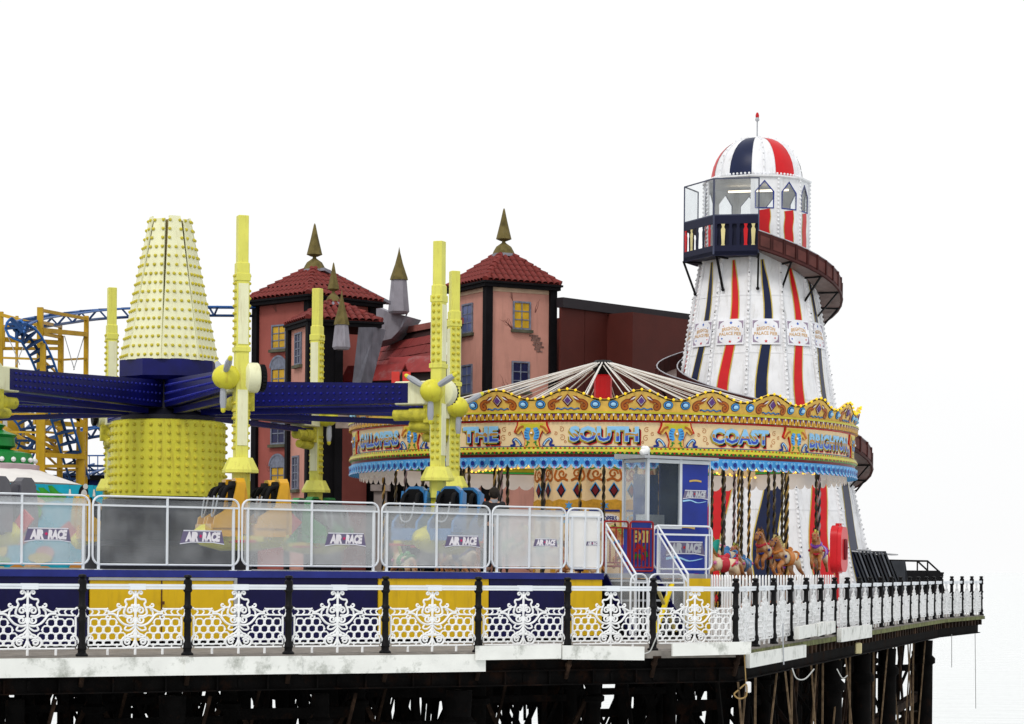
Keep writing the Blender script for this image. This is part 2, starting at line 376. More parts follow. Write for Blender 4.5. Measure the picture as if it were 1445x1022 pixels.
# the open bent at the seaward side, its braces and walings
b = MB(); b.M = MS
for x0 in (14.5, 19.5, 24.5, 33.3):
    pl = obj('pile', bigpile, deck, loc=MS @ Vector((x0, .45, 0)))
    b.bar((x0,.8,-.75), (x0-2.1,.8,-3.8), .07, .1); b.bar((x0,.8,-.75), (x0-1.0,.8,-3.9), .05, .07); b.bar((x0-4,.8,-.75), (x0-2.1,.8,-3.8), .07, .1); b.bar((x0-2.4,.9,-.75), (x0-3.4,.9,-3.6), .06, .09)
b.build('raking_brace', IRON2, deck, smooth=0)
for yy in (2.4, 4.6):
  for x0 in (13,16.5,20):
    obj('pile', pile, deck, loc=MS @ Vector((x0, yy, 0))); b = MB(); b.M = MS
    b.bar((x0,yy,-.75),(x0-1.7,yy,-3.9),.09,.13); b.bar((x0-3.4,yy,-.75),(x0-1.7,yy,-3.9),.09,.13); b.bar((x0,yy,-2.6-.1*yy),(x0-3.5,yy,-2.6-.1*yy),.16,.2); b.bar((x0,yy,-.8),(x0,yy-2,-3.4),.08,.1); b.build('raking_brace', IRON, deck, smooth=0)
TAN = mat('tan weathered rod', (.2,.135,.08), .85, var=.5, scale=6, spec=.1)
for k in range(22):
    x0 = 2.0+k*1.45; b = MB(); b.M = MS; sl = (.55,-.5,.02,-.75,.8,.05)[k % 6]; b.bar((x0,.35+.1*(k % 3),-.62),(x0+sl*2.6,.35+.1*(k % 3),-3.9),.035,.045); b.build('tie_rod', TAN, deck, smooth=0)
b = MB(); b.M = MS; b.bar((12,.8,-3.15), (34.2,.8,-2.55), .26, .24); b.bar((14,1.6,-4.1), (34.2,1.2,-3.4), .24, .26); b.build('waling_beam', IRON2, deck, smooth=0)
b = MB(); b.M = MS; b.box(33.9,34.5,.5,1.3,-9,-3.2); b.box(33.8,34.6,.45,1.35,-3.2,-3.08); b.build('pile_casing', IRON2, deck, smooth=0)
def cable(pts, r, m): MB().tube(spline(pts, 8), r, 5).build('hanging_cable', m, deck)
CAB = mat('grey cable', (.45,.46,.45), .6)
q = lambda px, py, Y: tuple(P(px, py, Y))
cable([q(1118,943,48), q(1124,957,48), q(1136,958,48), q(1149,944,48)], .014, CAB); cable([q(1181,944,51), q(1189,957,51), q(1196,953,51)], .012, CAB)
cable([q(1042,974,45.6), q(1036,980,45.6), q(1043,986,45.6), q(1053,982,45.6), q(1053,966,45.6), q(1044,972,45.6)], .016, mat('tan rope', (.3,.2,.08), .8))
cable([q(1105,880,46.9), q(1105,905,46.9), q(1106,938,46.9)], .014, GREY); cable([q(1050,916,46), q(1052,950,46), q(1053,972,46)], .012, mat('tan rope', (.3,.2,.08)))
cable([q(921,912,44.9), q(916,920,44.9), q(905,923,44.9), q(900,922,44.9)], .012, CAB); cable([q(921,912,44.9), q(928,897,44.9), q(936,893,44.9)], .012, CAB)
cable([q(1343,895,80), q(1343,942,80)], .012, CAB); cable([q(1376,893,84), q(1377,1000,84)], .012, CAB)
o = MB(); o.M = Matrix.Translation(P(1056,968,45.9)); o.cbox(-.05,.05,-.05,.05,-.13,.08,.015); tag(o.build('junction_box', WHITE), 'small white junction box hanging among cables under the deck corner', 'junction box')
o = MB(); o.M = Matrix.Translation(P(1211,914,60)); o.cbox(-.08,.08,-.1,.1,-.15,.12,.02); tag(o.build('lamp_box', mat('cream box', (.7,.62,.35), .5)), 'small cream lamp box under the white edge board of the pier side', 'lamp box')

# ================================================================ ornamental railings
prof = [(.105,0),(.105,.03),(.07,.06),(.068,.1),(.085,.13),(.075,.2),(.06,.24),(.056,.55),(.075,.58),(.075,.61),(.06,.64),(.058,.78),(.078,.8),(.078,.83),(.056,.86),(.053,1.06),(.08,1.1),(.066,1.16),(.075,1.22),(.07,1.27),(.04,1.3),(.074,1.33),(.06,1.36),(.0,1.37)]
post_me = MB().lathe(prof, 12).mesh('post', BLACK)
def panel_mesh():
    """one bay of cast lattice, 0..SP wide, traced from one bay and mirrored about its middle"""
    b = MB(); sx, sz = SP/1250, 1/717
    T = lambda p: (p[0]*sx, 0, (1000-p[1])*sz)
    def st(pts, r=.0125, mirror=True, k=4, sm=True):
        pts = spline(pts, k) if sm and len(pts) > 2 else pts
        r *= 1.28; b.tube([T(p) for p in pts], r, 5)
        if mirror: b.tube([T((1250-p[0], p[1])) for p in pts], r, 5)
    C = 625
    st([(85,905),(1165,905)], .014, False); 
    for x in (300, C): st([(x,905),(x,985)], .017, x != C, sm=False)
    for x in (190, 410): st([(x,905),(x,850)], .011, sm=False)
    st([(60,905),(40,860),(45,800),(75,755)]); st(spiral(100,790,42,math.pi*.9,1.1), .011)
    st([(75,755),(72,640),(75,530)], .014); st([(35,430),(30,470),(45,515),(75,530)], .013); st([(35,430),(60,420),(85,440)], .013); st([(85,435),(290,435)], .013, sm=False); st([(75,512),(300,505)], .012, sm=False)
    for x in (120, 195, 270): st([(x-22,435),(x+5,470),(x-22,508)], .011)
    st(spiral(300,450,22,-1.5,-.8), .012)
    # honeycomb field
    w_, h_ = 105, 83
    for r_ in range(4):
        cy = 600+r_*h_; off = 0 if r_ % 2 else w_/2
        for c_ in range(5):
            cx = 92+off+c_*w_
            lim = 470-(0 if r_ > 1 else (2-r_)*35)
            if r_ == 3: cy = 840
            if cx > lim: continue
            hx = [(cx+w_/2*math.cos(R(a)), cy+h_*.62*math.sin(R(a))*(.62 if r_ == 3 else 1)) for a in (-150,-115,-65,-30,30,65,115,150)]
            hx = [(max(72,u), min(v, 872)) for u, v in hx]
            st(hx+[hx[0]], .0115, sm=False)
            if r_ < 3: b.ball(T((cx+w_/2, cy)), .019, 6, 4); b.ball(T((1250-cx-w_/2, cy)), .019, 6, 4)
    st([(80,865),(470,862)], .011, sm=False)
    # centre ornament
    st([(C,215),(C,905)], .016, False); st(spiral(565,242,26,0,-1.1), .013); st([(590,235),(605,262),(600,290),(560,318),(515,322),(505,350),(520,380),(500,430)], .014)
    st([(500,430),(490,490),(530,520),(590,518)], .015); st(spiral(563,455,46,.3,-1.3), .014); st(spiral(560,565,48,-.6,1.3), .014)
    st([(300,490),(380,500),(430,560),(480,610),(550,635),(610,625)], .016); st([(300,470),(350,470),(410,440),(470,415),(500,420)], .014); st(spiral(428,388,28,.2,.9), .013); st([(445,400),(445,440),(420,470),(415,540)], .013)
    st(spiral(300,535,34,-.5,1.0), .012); st([(430,520),(470,512),(520,535),(545,530)], .012)
    st([(520,640),(500,680),(545,695),(590,670),(615,640)], .013); st([(615,690),(580,730),(545,745),(520,770),(600,770)], .014)
    st(spiral(535,830,42,-.4,-1.4), .014); st(spiral(535,828,76,.2,.62,r1=.9), .015); st([(460,800),(465,850),(510,895),(560,880)], .014)
    for cx, cy, a, h2 in ((C,745,28,55),(C,400,24,40),(C,590,22,40),(C,690,20,30),(585,765,26,22),(665,765,26,22),(C,275,36,26),(590,395,22,20),(660,395,22,20),(C,840,26,40),(C,470,20,40)):
        b.ball(T((cx,cy)), 1, 8, 5, (a*sx,.02,h2*sz))
    return b.mesh('lattice_panel', FWHITE)
panel_me = panel_mesh()
rb = MB(); rb.box(.045, SP-.045, -.034, .034, 1.165, 1.205); rb.box(.045, SP-.045, -.026, .026, 1.12, 1.162); rb.box(SP*.44, SP*.59, -.042, .042, 1.11, 1.21)
rail_me = rb.mesh('top_rail', RAILW, 0)
def railing(nm, label, M, count, step, first=0, endpost=True):
    root = thing(nm, label, 'railing', M.translation, M.to_euler().z)
    for k in range(first, count):
        obj('post', post_me, root, loc=(k*step,0,0))
        for nm2, me in (('lattice_panel', panel_me), ('top_rail', rail_me)):
            o = obj(nm2, me, root, loc=(k*step,0,0)); o.scale = (step/SP,1,1)
    if endpost: obj('post', post_me, root, loc=(count*step,0,0))
    return root
railing('railing', 'white lattice railing with black posts in front of the yellow and navy skirt', MF, 7, SP, -4, False)
railing('railing', 'white lattice railing running seaward from the deck corner beside the picket fence', MS, 17, SSP, 0, False)
railing('railing', 'last bays of white lattice railing turning outward beside the black stacked panels', ME, 4, ESP)
# ================================================================ ride platform (frame: x along its front, y away from the camera)
S0 = Vector((-7.63, 44.2, 0)); PD = Vector((.82, .573, 0)).normalized(); PA = math.atan2(PD.y, PD.x); PZ = 1.43
def tp(px, y=0):
    k = (px-CX)/F; q = S0+Vector((-PD.y, PD.x, 0))*y; return (k*q.y-q.x)/(PD.x-k*PD.y)
plat = thing('ride_platform', 'raised ride platform with navy and yellow skirt panels behind the lattice railing', 'platform', S0, PA)
b = MB(); b.box(tp(-260), tp(851), .05, 16, PZ-.1, PZ-.004); b.box(tp(851), tp(1003,.7), .7, 3.1, PZ-.1, PZ-.006); b.build('floor', mat('platform plate', (.3,.32,.36), .4, metal=.3, var=.2), plat, smooth=0)
b = MB(); b.box(tp(-260), tp(851), -.03, .05, PZ-.13, PZ); b.build('edge_trim', mat('blue edge trim', (.02,.03,.22), .35, var=.2), plat, smooth=0)
b = MB(); b.box(tp(-260), tp(851), .2, .3, .0, PZ-.12); b.box(tp(851), tp(1003,.7), .9, .96, 0, PZ-.12); b.build('under_frame', DARK, plat, smooth=0)
skirts = [(-260,-60,SYEL),(-60,125,SNAVY),(127,228,SYEL),(228.6,330,SYEL),(334,533,SNAVY),(534,690,SYEL),(691,797,SNAVY),(798,850,SYEL)]
for a, c, m in skirts:
    b = MB(); b.box(tp(a)+.005, tp(c)-.005, .0+.0, .04, .12 if m is SYEL else .08, PZ-.135)
    b.build('skirt_panel', m, plat, smooth=0)
b = MB(); b.box(tp(966,.62), tp(1003,.62), .62, .66, .12, PZ-.1); b.build('skirt_panel', SYEL, plat, smooth=0)
b = MB(); b.box(tp(125), tp(332), -.025, -.003, PZ-.19, PZ-.14); b.box(tp(330), tp(334), -.03, .03, .5, PZ-.14); b.build('door_frame', GREY, plat, smooth=0)
b = MB(); b.bar((tp(228),-.02,.82),(tp(231),-.03,.82),.09,.06); b.box(tp(227.4), tp(229), -.012, -.002, .1, PZ-.2); b.build('door_latch', mat('rust', (.1,.045,.02), .8), plat, smooth=0)

# ---- clear crowd barriers standing along the platform edge
def logo(b_, cx, cz, w_, fn, d, mats_idx=(0,1,2,3)):
    """AIR RACE plate: dark backing, steel letters, red star"""
    h_ = w_*.30; u = lambda x, z: (cx+x*w_, cz+z*h_)
    b_.cur = mats_idx[0]; b_.sheet([u(-.5,-.42), u(-.25,-.3), u(.25,-.3), u(.5,-.42), u(.44,.5), u(-.42,.5)], fn, d)
    b_.cur = mats_idx[1]; b_.sheet([u(-.42,.5), u(.44,.5), u(.44,.42), u(-.42,.42)], fn, d-.002)
    b_.ribbon([u(-.5,-.43), u(-.25,-.31), u(.25,-.31), u(.5,-.43)], w_*.02, fn, d-.002)
    for s, x in (('AIR', -.235), ('RACE', .205)):
        vs, fs = text2d(s, h_*.66, .075, .18, w_*(.30 if s == 'AIR' else .42)); b_.cur = mats_idx[2]
        b_.text(([(cx+x*w_+q[0], cz+.06*h_+q[1]) for q in vs], fs), fn, d-.004)
    b_.cur = mats_idx[3]; b_.sheet(star(cx-.035*w_, cz+.1*h_, w_*.045), fn, d-.006)
LOGO_M = [mat('logo plum', (.16,.14,.24), .4), mat('logo silver', (.68,.7,.78), .3), mat('logo pale', (.84,.82,.88), .3), mat('logo pink', (.7,.02,.15), .4)]
def rrect(x0, x1, z0, z1, r, k=4):
    out = []
    for cx, cz, a in ((x1-r,z1-r,0),(x0+r,z1-r,90),(x0+r,z0+r,180),(x1-r,z0+r,270)):
        for i in range(k+1): t = R(a+90*i/k); out.append((cx+r*math.cos(t), cz+r*math.sin(t)))
    return out
BZ0, BZ1 = PZ+.10, PZ+1.36
def barrier(p0, p1, label, logos=(), pane=POLY, solid=False, y=.12, mid=True):
    x0, x1 = tp(p0,y), tp(p1,y); root = thing('crowd_barrier', label, 'barrier', S0+PD*x0+Vector((-PD.y,PD.x,0))*y+Vector((0,0,PZ)), PA, 'clear panelled barriers along the ride platform')
    W = x1-x0; z0, z1 = .10, 1.36; fr = MB()
    fr.tube([(x,0,z) for x, z in rrect(.02, W-.02, z0, z1, .16)], .021, 6, True)
    fr.bar((.04,0,z1-.17),(W-.04,0,z1-.17),.03,.035)
    for x in (.14, W-.14): fr.bar((x,0,-.0),(x,0,z1-.15),.035,.05)
    if mid: fr.bar((W/2,0,z0),(W/2,0,z1),.03,.045)
    for x in (.14, W-.14): fr.box(x-.06,x+.06,-.05,.05,0,.012)
    fr.build('frame', RAILW, root)
    MB().box(.07, W-.07, .014, .02, z0+.03, z1-.05).build('pane', pane, root, smooth=0)
    fn = lambda u, v, d: (u, d, v)
    for cx, s in logos:
        q = MB(); logo(q, W*cx, .62, s, fn, .010); q.build('lettering_plate', LOGO_M, root, smooth=0)
barrier(-200, -72, 'clear panelled barrier left of the turquoise mural fence', [(.7,.9)])
barrier(-70, 127, 'clear barrier with logo in front of the turquoise mural fence', [(.69,.92)])
barrier(129, 338, 'clear barrier with logo in front of the studded yellow drum', [(.74,.94)], pane=see_through('clear polycarbonate', (.8,.82,.84), .09, .2, .05))
barrier(340, 535, 'clear barrier with logo in front of the green seats', [(.75,.94)])
barrier(537, 692, 'clear barrier with logo in front of the blue seats', [(.74,.86)])
barrier(693, 799, 'milky barrier with logo beside the person in black', [(.72,.62)], pane=see_through('cloudy polycarbonate', (.8,.81,.82), .55, .25, .1))
barrier(799, 851, 'opaque white end barrier at the head of the entrance stairs', [(.72,.36)], pane=POLYW)

# ================================================================ the spinning ride
RC = P(237, 650, 54); RC.z = PZ; RR = 6.75
ride = thing('spinning_ride', 'yellow and blue spinning aeroplane ride with studded drum and upright pylons', 'fairground ride', RC)
z = lambda v: v-PZ
b = MB(); b.lathe([(1.28,z(3.04)),(1.28,z(4.70)),(1.2,z(4.73)),(.9,z(4.74))], 40); b.build('drum', RYEL, ride)
b = MB()
for i in range(9):
    for k in range(40):
        t = 2*math.pi*(k+.5*(0))/40; b.stud((1.28*math.cos(t),1.28*math.sin(t), z(3.15)+i*.182), (math.cos(t),math.sin(t),0), .045, .055)
b.build('lamp_studs', RSTUD, ride, stuff=True)
b = MB(); b.lathe([(1.9,0),(1.9,.5),(1.5,.62),(1.45,z(2.95)),(1.2,z(3.06))], 24); b.build('machine_base', mat('black machinery', (.01,.011,.018), .5, var=.5), ride)
b = MB(); b.lathe([(1.05,z(4.72)),(1.05,z(4.84)),(.95,z(4.86)),(.62,z(5.0)),(.55,z(5.7)),(.9,z(5.75))], 24); b.build('slew_ring', mat('slew ring', (.01,.01,.02), .5), ride)
b = MB(); b.lathe([(1.0,z(5.62)),(1.12,z(5.70)),(1.12,z(6.07)),(1.0,z(6.08)),(.6,z(6.08))], 8, a0=R(22.5), a1=R(382.5)); b.build('collar', RBLUE, ride, smooth=20)
# the tapering tower of eight studded panels
r0, r1, zb, zt = 1.03, .44, z(6.06), z(9.30)
for k in range(8):
    a = R(45*k+22); ca, sa = math.cos(a), math.sin(a); e = Vector((-sa, ca, 0)); o = Vector((ca, sa, 0)); q = math.tan(R(22.5))
    wb, wt = r0*q*.985, r1*q*.9; pnl = MB()
    tp_ = zt if k % 2 == 0 else zt-.06
    for dd in (0, -.03):
        pass
    vs = [o*r0-e*wb+Vector((0,0,zb)), o*r0+e*wb+Vector((0,0,zb)), o*r1+e*wt*.8+Vector((0,0,tp_)), o*r1-e*wt*.8+Vector((0,0,tp_))]
    vs += [v-o*.04 for v in vs]
    pnl.add(vs, [(0,1,2,3),(7,6,5,4),(0,4,5,1),(1,5,6,2),(2,6,7,3),(3,7,4,0)])
    pp = pnl.build('tower_panel', RPALE, ride, smooth=0)
    s = MB(); nr = Vector((o.x, o.y, (r0-r1)/(zt-zb)))
    for i in range(16):
        f = (i+.5)/16; rr = r0+(r1-r0)*f; ww = wb+(wt*.8-wb)*f; nn = 5 if f < .3 else 4 if f < .6 else 3 if f < .8 else 2
        for j in range(nn): s.stud(o*rr+e*ww*(-.8+1.6*j/(nn-1))+Vector((0,0,zb+(zt-zb)*f)), nr, .042, .05)
    s.build('lamp_studs', RSTUD, pp, stuff=True)
b = MB(); b.lathe([(r0-.06,zb),(r1-.07,zt-.08)], 8, a0=R(0), a1=R(360)); b.build('tower_core', mat('tower core', (.25,.2,.08), .7), ride)
# arms: one mesh set, shared eight times
def mk_arm():
    b = MB(); x0, x1 = .55, RR-.62; y = .21
    zt0, zb0, zt1, zb1 = z(5.62), z(5.02), z(5.44), z(5.02)
    b.add([(x0,-y,zb0),(x0,y,zb0),(x0,y,zt0),(x0,-y,zt0),(x1,-y,zb1),(x1,y,zb1),(x1,y,zt1),(x1,-y,zt1)], [(0,1,2,3),(7,6,5,4),(0,4,5,1),(1,5,6,2),(2,6,7,3),(3,7,4,0)])
    arm = b.mesh('arm', RBLUE, 0); s = MB()
    for i in range(34):
        f = (i+.8)/35; x = x0+(x1-x0)*f; zt_, zb_ = zt0+(zt1-zt0)*f, zb0+(zb1-zb0)*f
        for j in range(3):
            zz = zb_+(zt_-zb_)*(.2+.3*j)
            for sg in (-1, 1): s.stud((x, sg*y, zz), (0,sg,0), .032, .035, 5)
    studs = s.mesh('lamp_studs', mat('blue lamp cap', (.012,.016,.24), .25))
    s = MB(); s.bar((.9,0,z(4.92)),(RR-.3,0,z(4.88)),.15,.11); s.bar((.9,-.085,z(4.975)),(RR-.9,-.085,z(4.94)),.012,.02)
    return arm, studs, s.mesh('tie_rod', RBLUE, 0)
ARM = mk_arm()
def mk_post():
    """pylon with its gear case and propeller; x outward, -y the way the propeller faces"""
    h = .128; bod = MB(); bod.cbox(-h,h,-h,h,z(3.62),z(7.52),.02)
    bod.cbox(-h*.82,h*.82,-h*.82,h*.82,z(7.5),z(8.45),.01); bod.cbox(-h*1.12,h*1.12,-h*1.12,h*1.12,z(7.15),z(7.3),.01); bod.cbox(-h*1.2,h*1.2,-h*1.2,h*1.2,z(5.75),z(5.85),.01)
    bod.lathe([(.17,z(3.0)),(.17,z(3.38)),(.36,z(3.36)),(.36,z(3.42)),(.24,z(3.66))], 8, a0=R(22.5), a1=R(382.5))
    bod.cur = 1
    for sg in (-1,1): bod.box(*sorted((sg*h, sg*(h+.012))),-h*.8,h*.8,z(3.9),z(5.0)); bod.box(*sorted((sg*h, sg*(h+.012))),-h*.8,h*.8,z(5.9),z(7.1))
    body = bod.mesh('pylon', [RLEM, RPALE], 20)
    s = MB()
    for i in range(24):
        zz = z(3.85)+i*.148
        if z(4.75) < zz < z(5.85): continue
        for sg in (-1,1):
            for e in (-.06,.06):
                s.stud((e, sg*h, zz), (0,sg,0), .04, .05, 6)
    studs = s.mesh('lamp_studs', RSTUD)
    g = MB(); g.cbox(-.95,-.15,-.2,.2,z(4.98),z(5.48),.02); g.lathe([(.28,-.12),(.3,-.1),(.3,.12),(.22,.16)], 20, c=(0,.22,z(5.25)), axis=Matrix.Rotation(R(90),3,'X'))
    gear = g.mesh('gear_case', RPALE)
    g = MB(); g.lathe([(.10,-.5),(.13,-.48),(.13,-.1),(.15,-.1),(.15,.3),(.1,.34)], 14, c=(-.55,.0,z(4.78)), axis=Matrix.Rotation(R(90),3,'Y')); g.lathe([(.1,-.3),(.12,-.1),(.12,.3)], 12, c=(-.4,.1,z(4.55)), axis=Matrix.Rotation(R(90),3,'Y')); g.box(-.3,-.1,-.1,.3,z(4.6),z(5.0))
    motor = g.mesh('drive_motor', mat('weathered motor yellow', (.55,.5,.05), .5, var=.3, scale=6, dirt=(.03,.03,.02), damt=.8, dscale=4))
    g = MB(); g.lathe([(.25,-.05),(.25,.05),(.2,.05),(.2,-.05),(.25,-.05)], 22, c=(0,.42,z(5.25)), axis=Matrix.Rotation(R(90),3,'X'))
    for i in range(22): t = 2*math.pi*i/22; g.box(.25*math.cos(t)-.022,.25*math.cos(t)+.022,.38,.46,z(5.25)+.25*math.sin(t)-.022,z(5.25)+.25*math.sin(t)+.022)
    chain = g.mesh('cog', BLACK, 0)
    g = MB(); g.ball((0,-.3,z(5.25)), .25, 20, 12, (1,1.15,1)); spin = g.mesh('propeller_hub', RYEL)
    bl = []
    for k in range(3):
        a = R(90+180+120*k); d = Vector((math.cos(a),0,math.sin(a))); e = Vector((-d.z,0,d.x)); g = MB(); c = Vector((0,-.36,z(5.25)))
        pts = [(.2,.05),(.3,.065),(.5,.07),(.62,.05)]
        g.tube([c+d*r_ for r_, w_ in pts], [w_ for r_, w_ in pts], 8); tipm = MB(); tipm.tube([c+d*.62,c+d*.68,c+d*.71], [.051,.045,.02], 8)
        bl.append((g.mesh('blade', mat('grey blade', (.36,.38,.42), .35)), tipm.mesh('blade_tip', RYEL)))
    g = MB(); g.box(-.155-.02,-.155-.001,-.05,.05,z(6.0),z(6.3)); 
    return body, studs, gear, motor, chain, spin, bl
POST = mk_post()
def seat_meshes(col):
    shell = MB(); shell.M = None
    # rounded shell: back, wings, bucket
    pr = [(-.24,.0),(-.27,.3),(-.27,.75),(-.22,1.02),(-.12,1.1),(.12,1.1),(.22,1.02),(.27,.75),(.27,.3),(.24,0)]
    shell.prism(pr, lambda u, v, d: (u, d+(.10*(1.1-v) if v > .4 else .07), v), .08, .26)
    shell.prism([(-.3,-.05),(.3,-.05),(.26,.2),(-.26,.2)], lambda u, v, d: (u, d, v), -.42, .2)
    for sg in (-1,1): shell.prism([(-.40,.12),(.2,.12),(.24,.95),(.08,1.0),(-.02,.55),(-.36,.34)], lambda u, v, d: (sg*d, u, v), .255, .31)
    pad = MB(); pad.prism([(-.2,.2),(-.2,.95),(-.1,1.04),(.1,1.04),(.2,.95),(.2,.2)], lambda u, v, d: (u, d+.05*(1.1-v), v), .0, .10)
    pad.tube(spline([(-.14,.05,.93),(-.16,-.10,.88),(-.17,-.2,.6),(-.15,-.22,.3)],4), .05, 8); pad.tube(spline([(.14,.05,.93),(.16,-.10,.88),(.17,-.2,.6),(.15,-.22,.3)],4), .05, 8)
    bar = MB(); bar.tube(spline([(-.17,-.26,.75),(-.12,-.32,.42),(0,-.34,.34),(.12,-.32,.42),(.17,-.26,.75)],4), .018, 6)
    return shell.mesh('seat_shell', col), pad.mesh('padding', RUBBER), bar.mesh('lap_bar', GREY)
SEATCOL = {0:('golden yellow', (.6,.31,.008)), 1:('blue', (.035,.17,.4)), 2:('orange', (.6,.11,.02)), 3:('green', (.01,.25,.05)), 4:('yellow', (.6,.34,.01)), 5:('purple', (.2,.04,.3)), 6:('red', (.5,.02,.02)), 7:('grey', (.1,.1,.12))}
gb = MB(); gb.lathe([(.05,-1.0),(.22,-.85),(.3,-.3),(.3,.4),(.2,.8),(.04,1.0)], 12, axis=Matrix.Rotation(R(90),3,'X'), c=(0,0,.12)); gb.bar((-.9,0,.05),(.9,0,.05),.5,.1); gb.box(-.6,.6,-.35,.55,.0,.12); gb.bar((0,.05,.1),(0,.05,1.35),.24,.24)
BODY = gb.mesh('gondola_body', mat('gondola yellow', (.66,.6,.05), .35, coat=.2)); gw = MB(); gw.bar((-1.0,-.1,.0),(1.0,-.1,.0),.36,.05); gw.bar((0,.8,.1),(0,1.15,.5),.06,.3); WING = gw.mesh('wing', mat('gondola red', (.55,.03,.04), .35, coat=.2), 0)
for k in range(8):
    ph = R(20.3+45*k); o = Vector((math.sin(ph), -math.cos(ph), 0)); rz = math.atan2(o.y, o.x)
    a = obj('arm', ARM[0], ride, rot=(0,0,rz)); obj('lamp_studs', ARM[1], a, stuff=True); obj('tie_rod', ARM[2], a)
    p = obj('pylon', POST[0], ride, loc=o*RR, rot=(0,0,rz)); obj('lamp_studs', POST[1], p, stuff=True)
    for me in POST[2:6]:
        if not (k == 7 and me.name.startswith('cog')): obj(me.name.split('.')[0], me, p)
    for bl, tip in POST[6]: obj('propeller_blade', bl, p); obj('blade_tip', tip, p)
    nm, c = SEATCOL[k]; col = mat('seat '+nm, c, .3, coat=.3)
    g = obj('gondola_body', BODY, ride, loc=o*RR+Vector((0,0,z(2.0))), rot=(0,0,rz)); obj('wing', WING, g)
    sm = seat_meshes(col)
    for xs in (-.42,.42):
        for ys in (-.32,.55):
            s = obj('seat', sm[0], g, loc=(xs,ys,.14), label=nm+' moulded ride seat'); 
            # padding and bar are pieces of the same seat, kept at sub-part level beside the shell
            obj('seat_padding', sm[1], g, loc=(xs,ys,.14)); obj('lap_bar', sm[2], g, loc=(xs,ys,.14))
def decal_E():
    q = MB(); vs, fs = text2d('E', .12, .02); q.text((vs, fs), lambda u, v, d: (u-.02, -.1315, v+z(4.35))); return q.mesh('letter', BLACK, 0)
pl = [o for o in ride.children if o.name.startswith('pylon')][0]; obj('letter', decal_E(), pl)

# ================================================================ operator booth, stairs and gates at the end of the platform
INV = Matrix.Translation(S0) @ Matrix.Rotation(PA, 4, 'Z')
bx0, bx1, by0, by1 = tp(911,.95), tp(1000,.95), .95, 1.75
booth = thing('operator_booth', 'tall blue operator booth with glazed corner and grey roof beside the carousel', 'booth', INV @ Vector((bx0, by0, PZ)), PA)
W, D, HT = bx1-bx0, by1-by0, 2.52
BBLUE = mat('booth blue', (.008,.028,.28), .35, var=.25, scale=1.2, coat=.2); ALU = mat('aluminium frame', (.62,.66,.7), .3, metal=.4, var=.06)
b = MB(); b.box(0, W, 0, .05, 0, 1.0); b.box(0, .05, .05, D, 0, 1.0); b.box(W-.05, W, .05, D, 0, HT); b.box(W*.55, W-.05, D-.05, D, 0, HT); b.box(.05, W*.55, D-.05, D, 0, 1.0); b.build('wall', BBLUE, booth, smooth=0)
b = MB(); b.box(W*.55, W-.04, .0, .04, 1.0, HT-.1); b.build('front_panel', BBLUE, booth, smooth=0)
b = MB()
for x in (.03, W*.53): b.bar((x,.0,1.0),(x,.0,HT),.07,.07)
b.bar((0,0,1.02),(W*.55,0,1.02),.06,.07); b.bar((0,0,HT-.05),(W,0,HT-.05),.06,.08); b.bar((0,.0,1.02),(0,D,1.02),.06,.06); b.bar((0,D,1.0),(0,D,HT),.06,.06); b.bar((0,0,HT-.05),(0,D,HT-.05),.06,.06); b.bar((W,-.01,0),(W,-.01,HT),.03,.03)
b.build('window_frame', ALU, booth, smooth=0)
MB().box(.06, W*.52, .01, .02, 1.05, HT-.08).build('window_pane', see_through('booth glass', (.06,.08,.1), .35, .05, .1), booth, smooth=0)
MB().box(-.005, .005, .05, D-.05, 1.05, HT-.08).build('window_pane', see_through('booth side glass', (.6,.64,.68), .28, .1, .12), booth, smooth=0)
b = MB(); b.add([(-.2,-.2,HT),(W+.1,-.2,HT-.0),(W+.1,D+.1,HT),(-.2,D+.1,HT),(-.2,-.2,HT+.06),(W+.1,-.2,HT+.06),(W+.1,D+.1,HT+.12),(-.2,D+.1,HT+.12)], [(0,3,2,1),(4,5,6,7),(0,1,5,4),(1,2,6,5),(2,3,7,6),(3,0,4,7)]); b.build('roof', GREY, booth, smooth=0)
fn = lambda u, v, d: (u, d, v)
BL = [LOGO_M[0], LOGO_M[1], mat('logo steel', (.5,.52,.56), .3), RED, mat('sign gold', (.6,.4,.1), .4), LBLUE]
def booth_sign(cx, cz, w_, nm):
    q = MB(); logo(q, cx, cz, w_, fn, -.012); q.cur = 4
    arc = [(cx-w_*.24+w_*.48*i/6, cz+w_*.42+w_*.03*math.sin(math.pi*i/6)) for i in range(7)]; q.ribbon(arc, w_*.055, fn, -.012)
    q.cur = 5; q.ribbon(spline([(cx-w_*.5,cz-w_*.2),(cx-w_*.2,cz-w_*.17),(cx+w_*.1,cz-w_*.24),(cx+w_*.45,cz-w_*.19)],4), [w_*.05]*4+[w_*.035]*4+[w_*.02]*4+[w_*.004], fn, -.012)
    q.build(nm, BL, booth, smooth=0)
booth_sign(W*.77, 1.75, W*.4, 'sign'); booth_sign(W*.62, .55, W*.62, 'sign')
b = MB(); b.box(.2,.75,.3,.62,1.02,1.3); b.build('control_desk', WHITE, booth, smooth=0)
b = MB(); b.box(W*.12, W*.5, D-.09, D-.06, 1.1, 2.2); b.build('inner_poster', mat('poster blue', (.03,.1,.4), .4), booth, smooth=0)
o = MB(); o.M = INV @ Matrix.Translation((bx0-.12, by0-.1, PZ+HT+.16)); o.lathe([(.02,-.14),(.06,-.12),(.1,.0),(.08,.08),(.0,.1)], 12, axis=Matrix.Rotation(R(60),3,'Y')); o.bar((.1,0,-.16),(.1,0,.02),.03,.03); o.ball((-.03,0,.04), .07, 10, 6)
tag(o.build('floodlight', WHITE), 'small white rounded floodlight on the roof corner of the blue booth', 'floodlight')
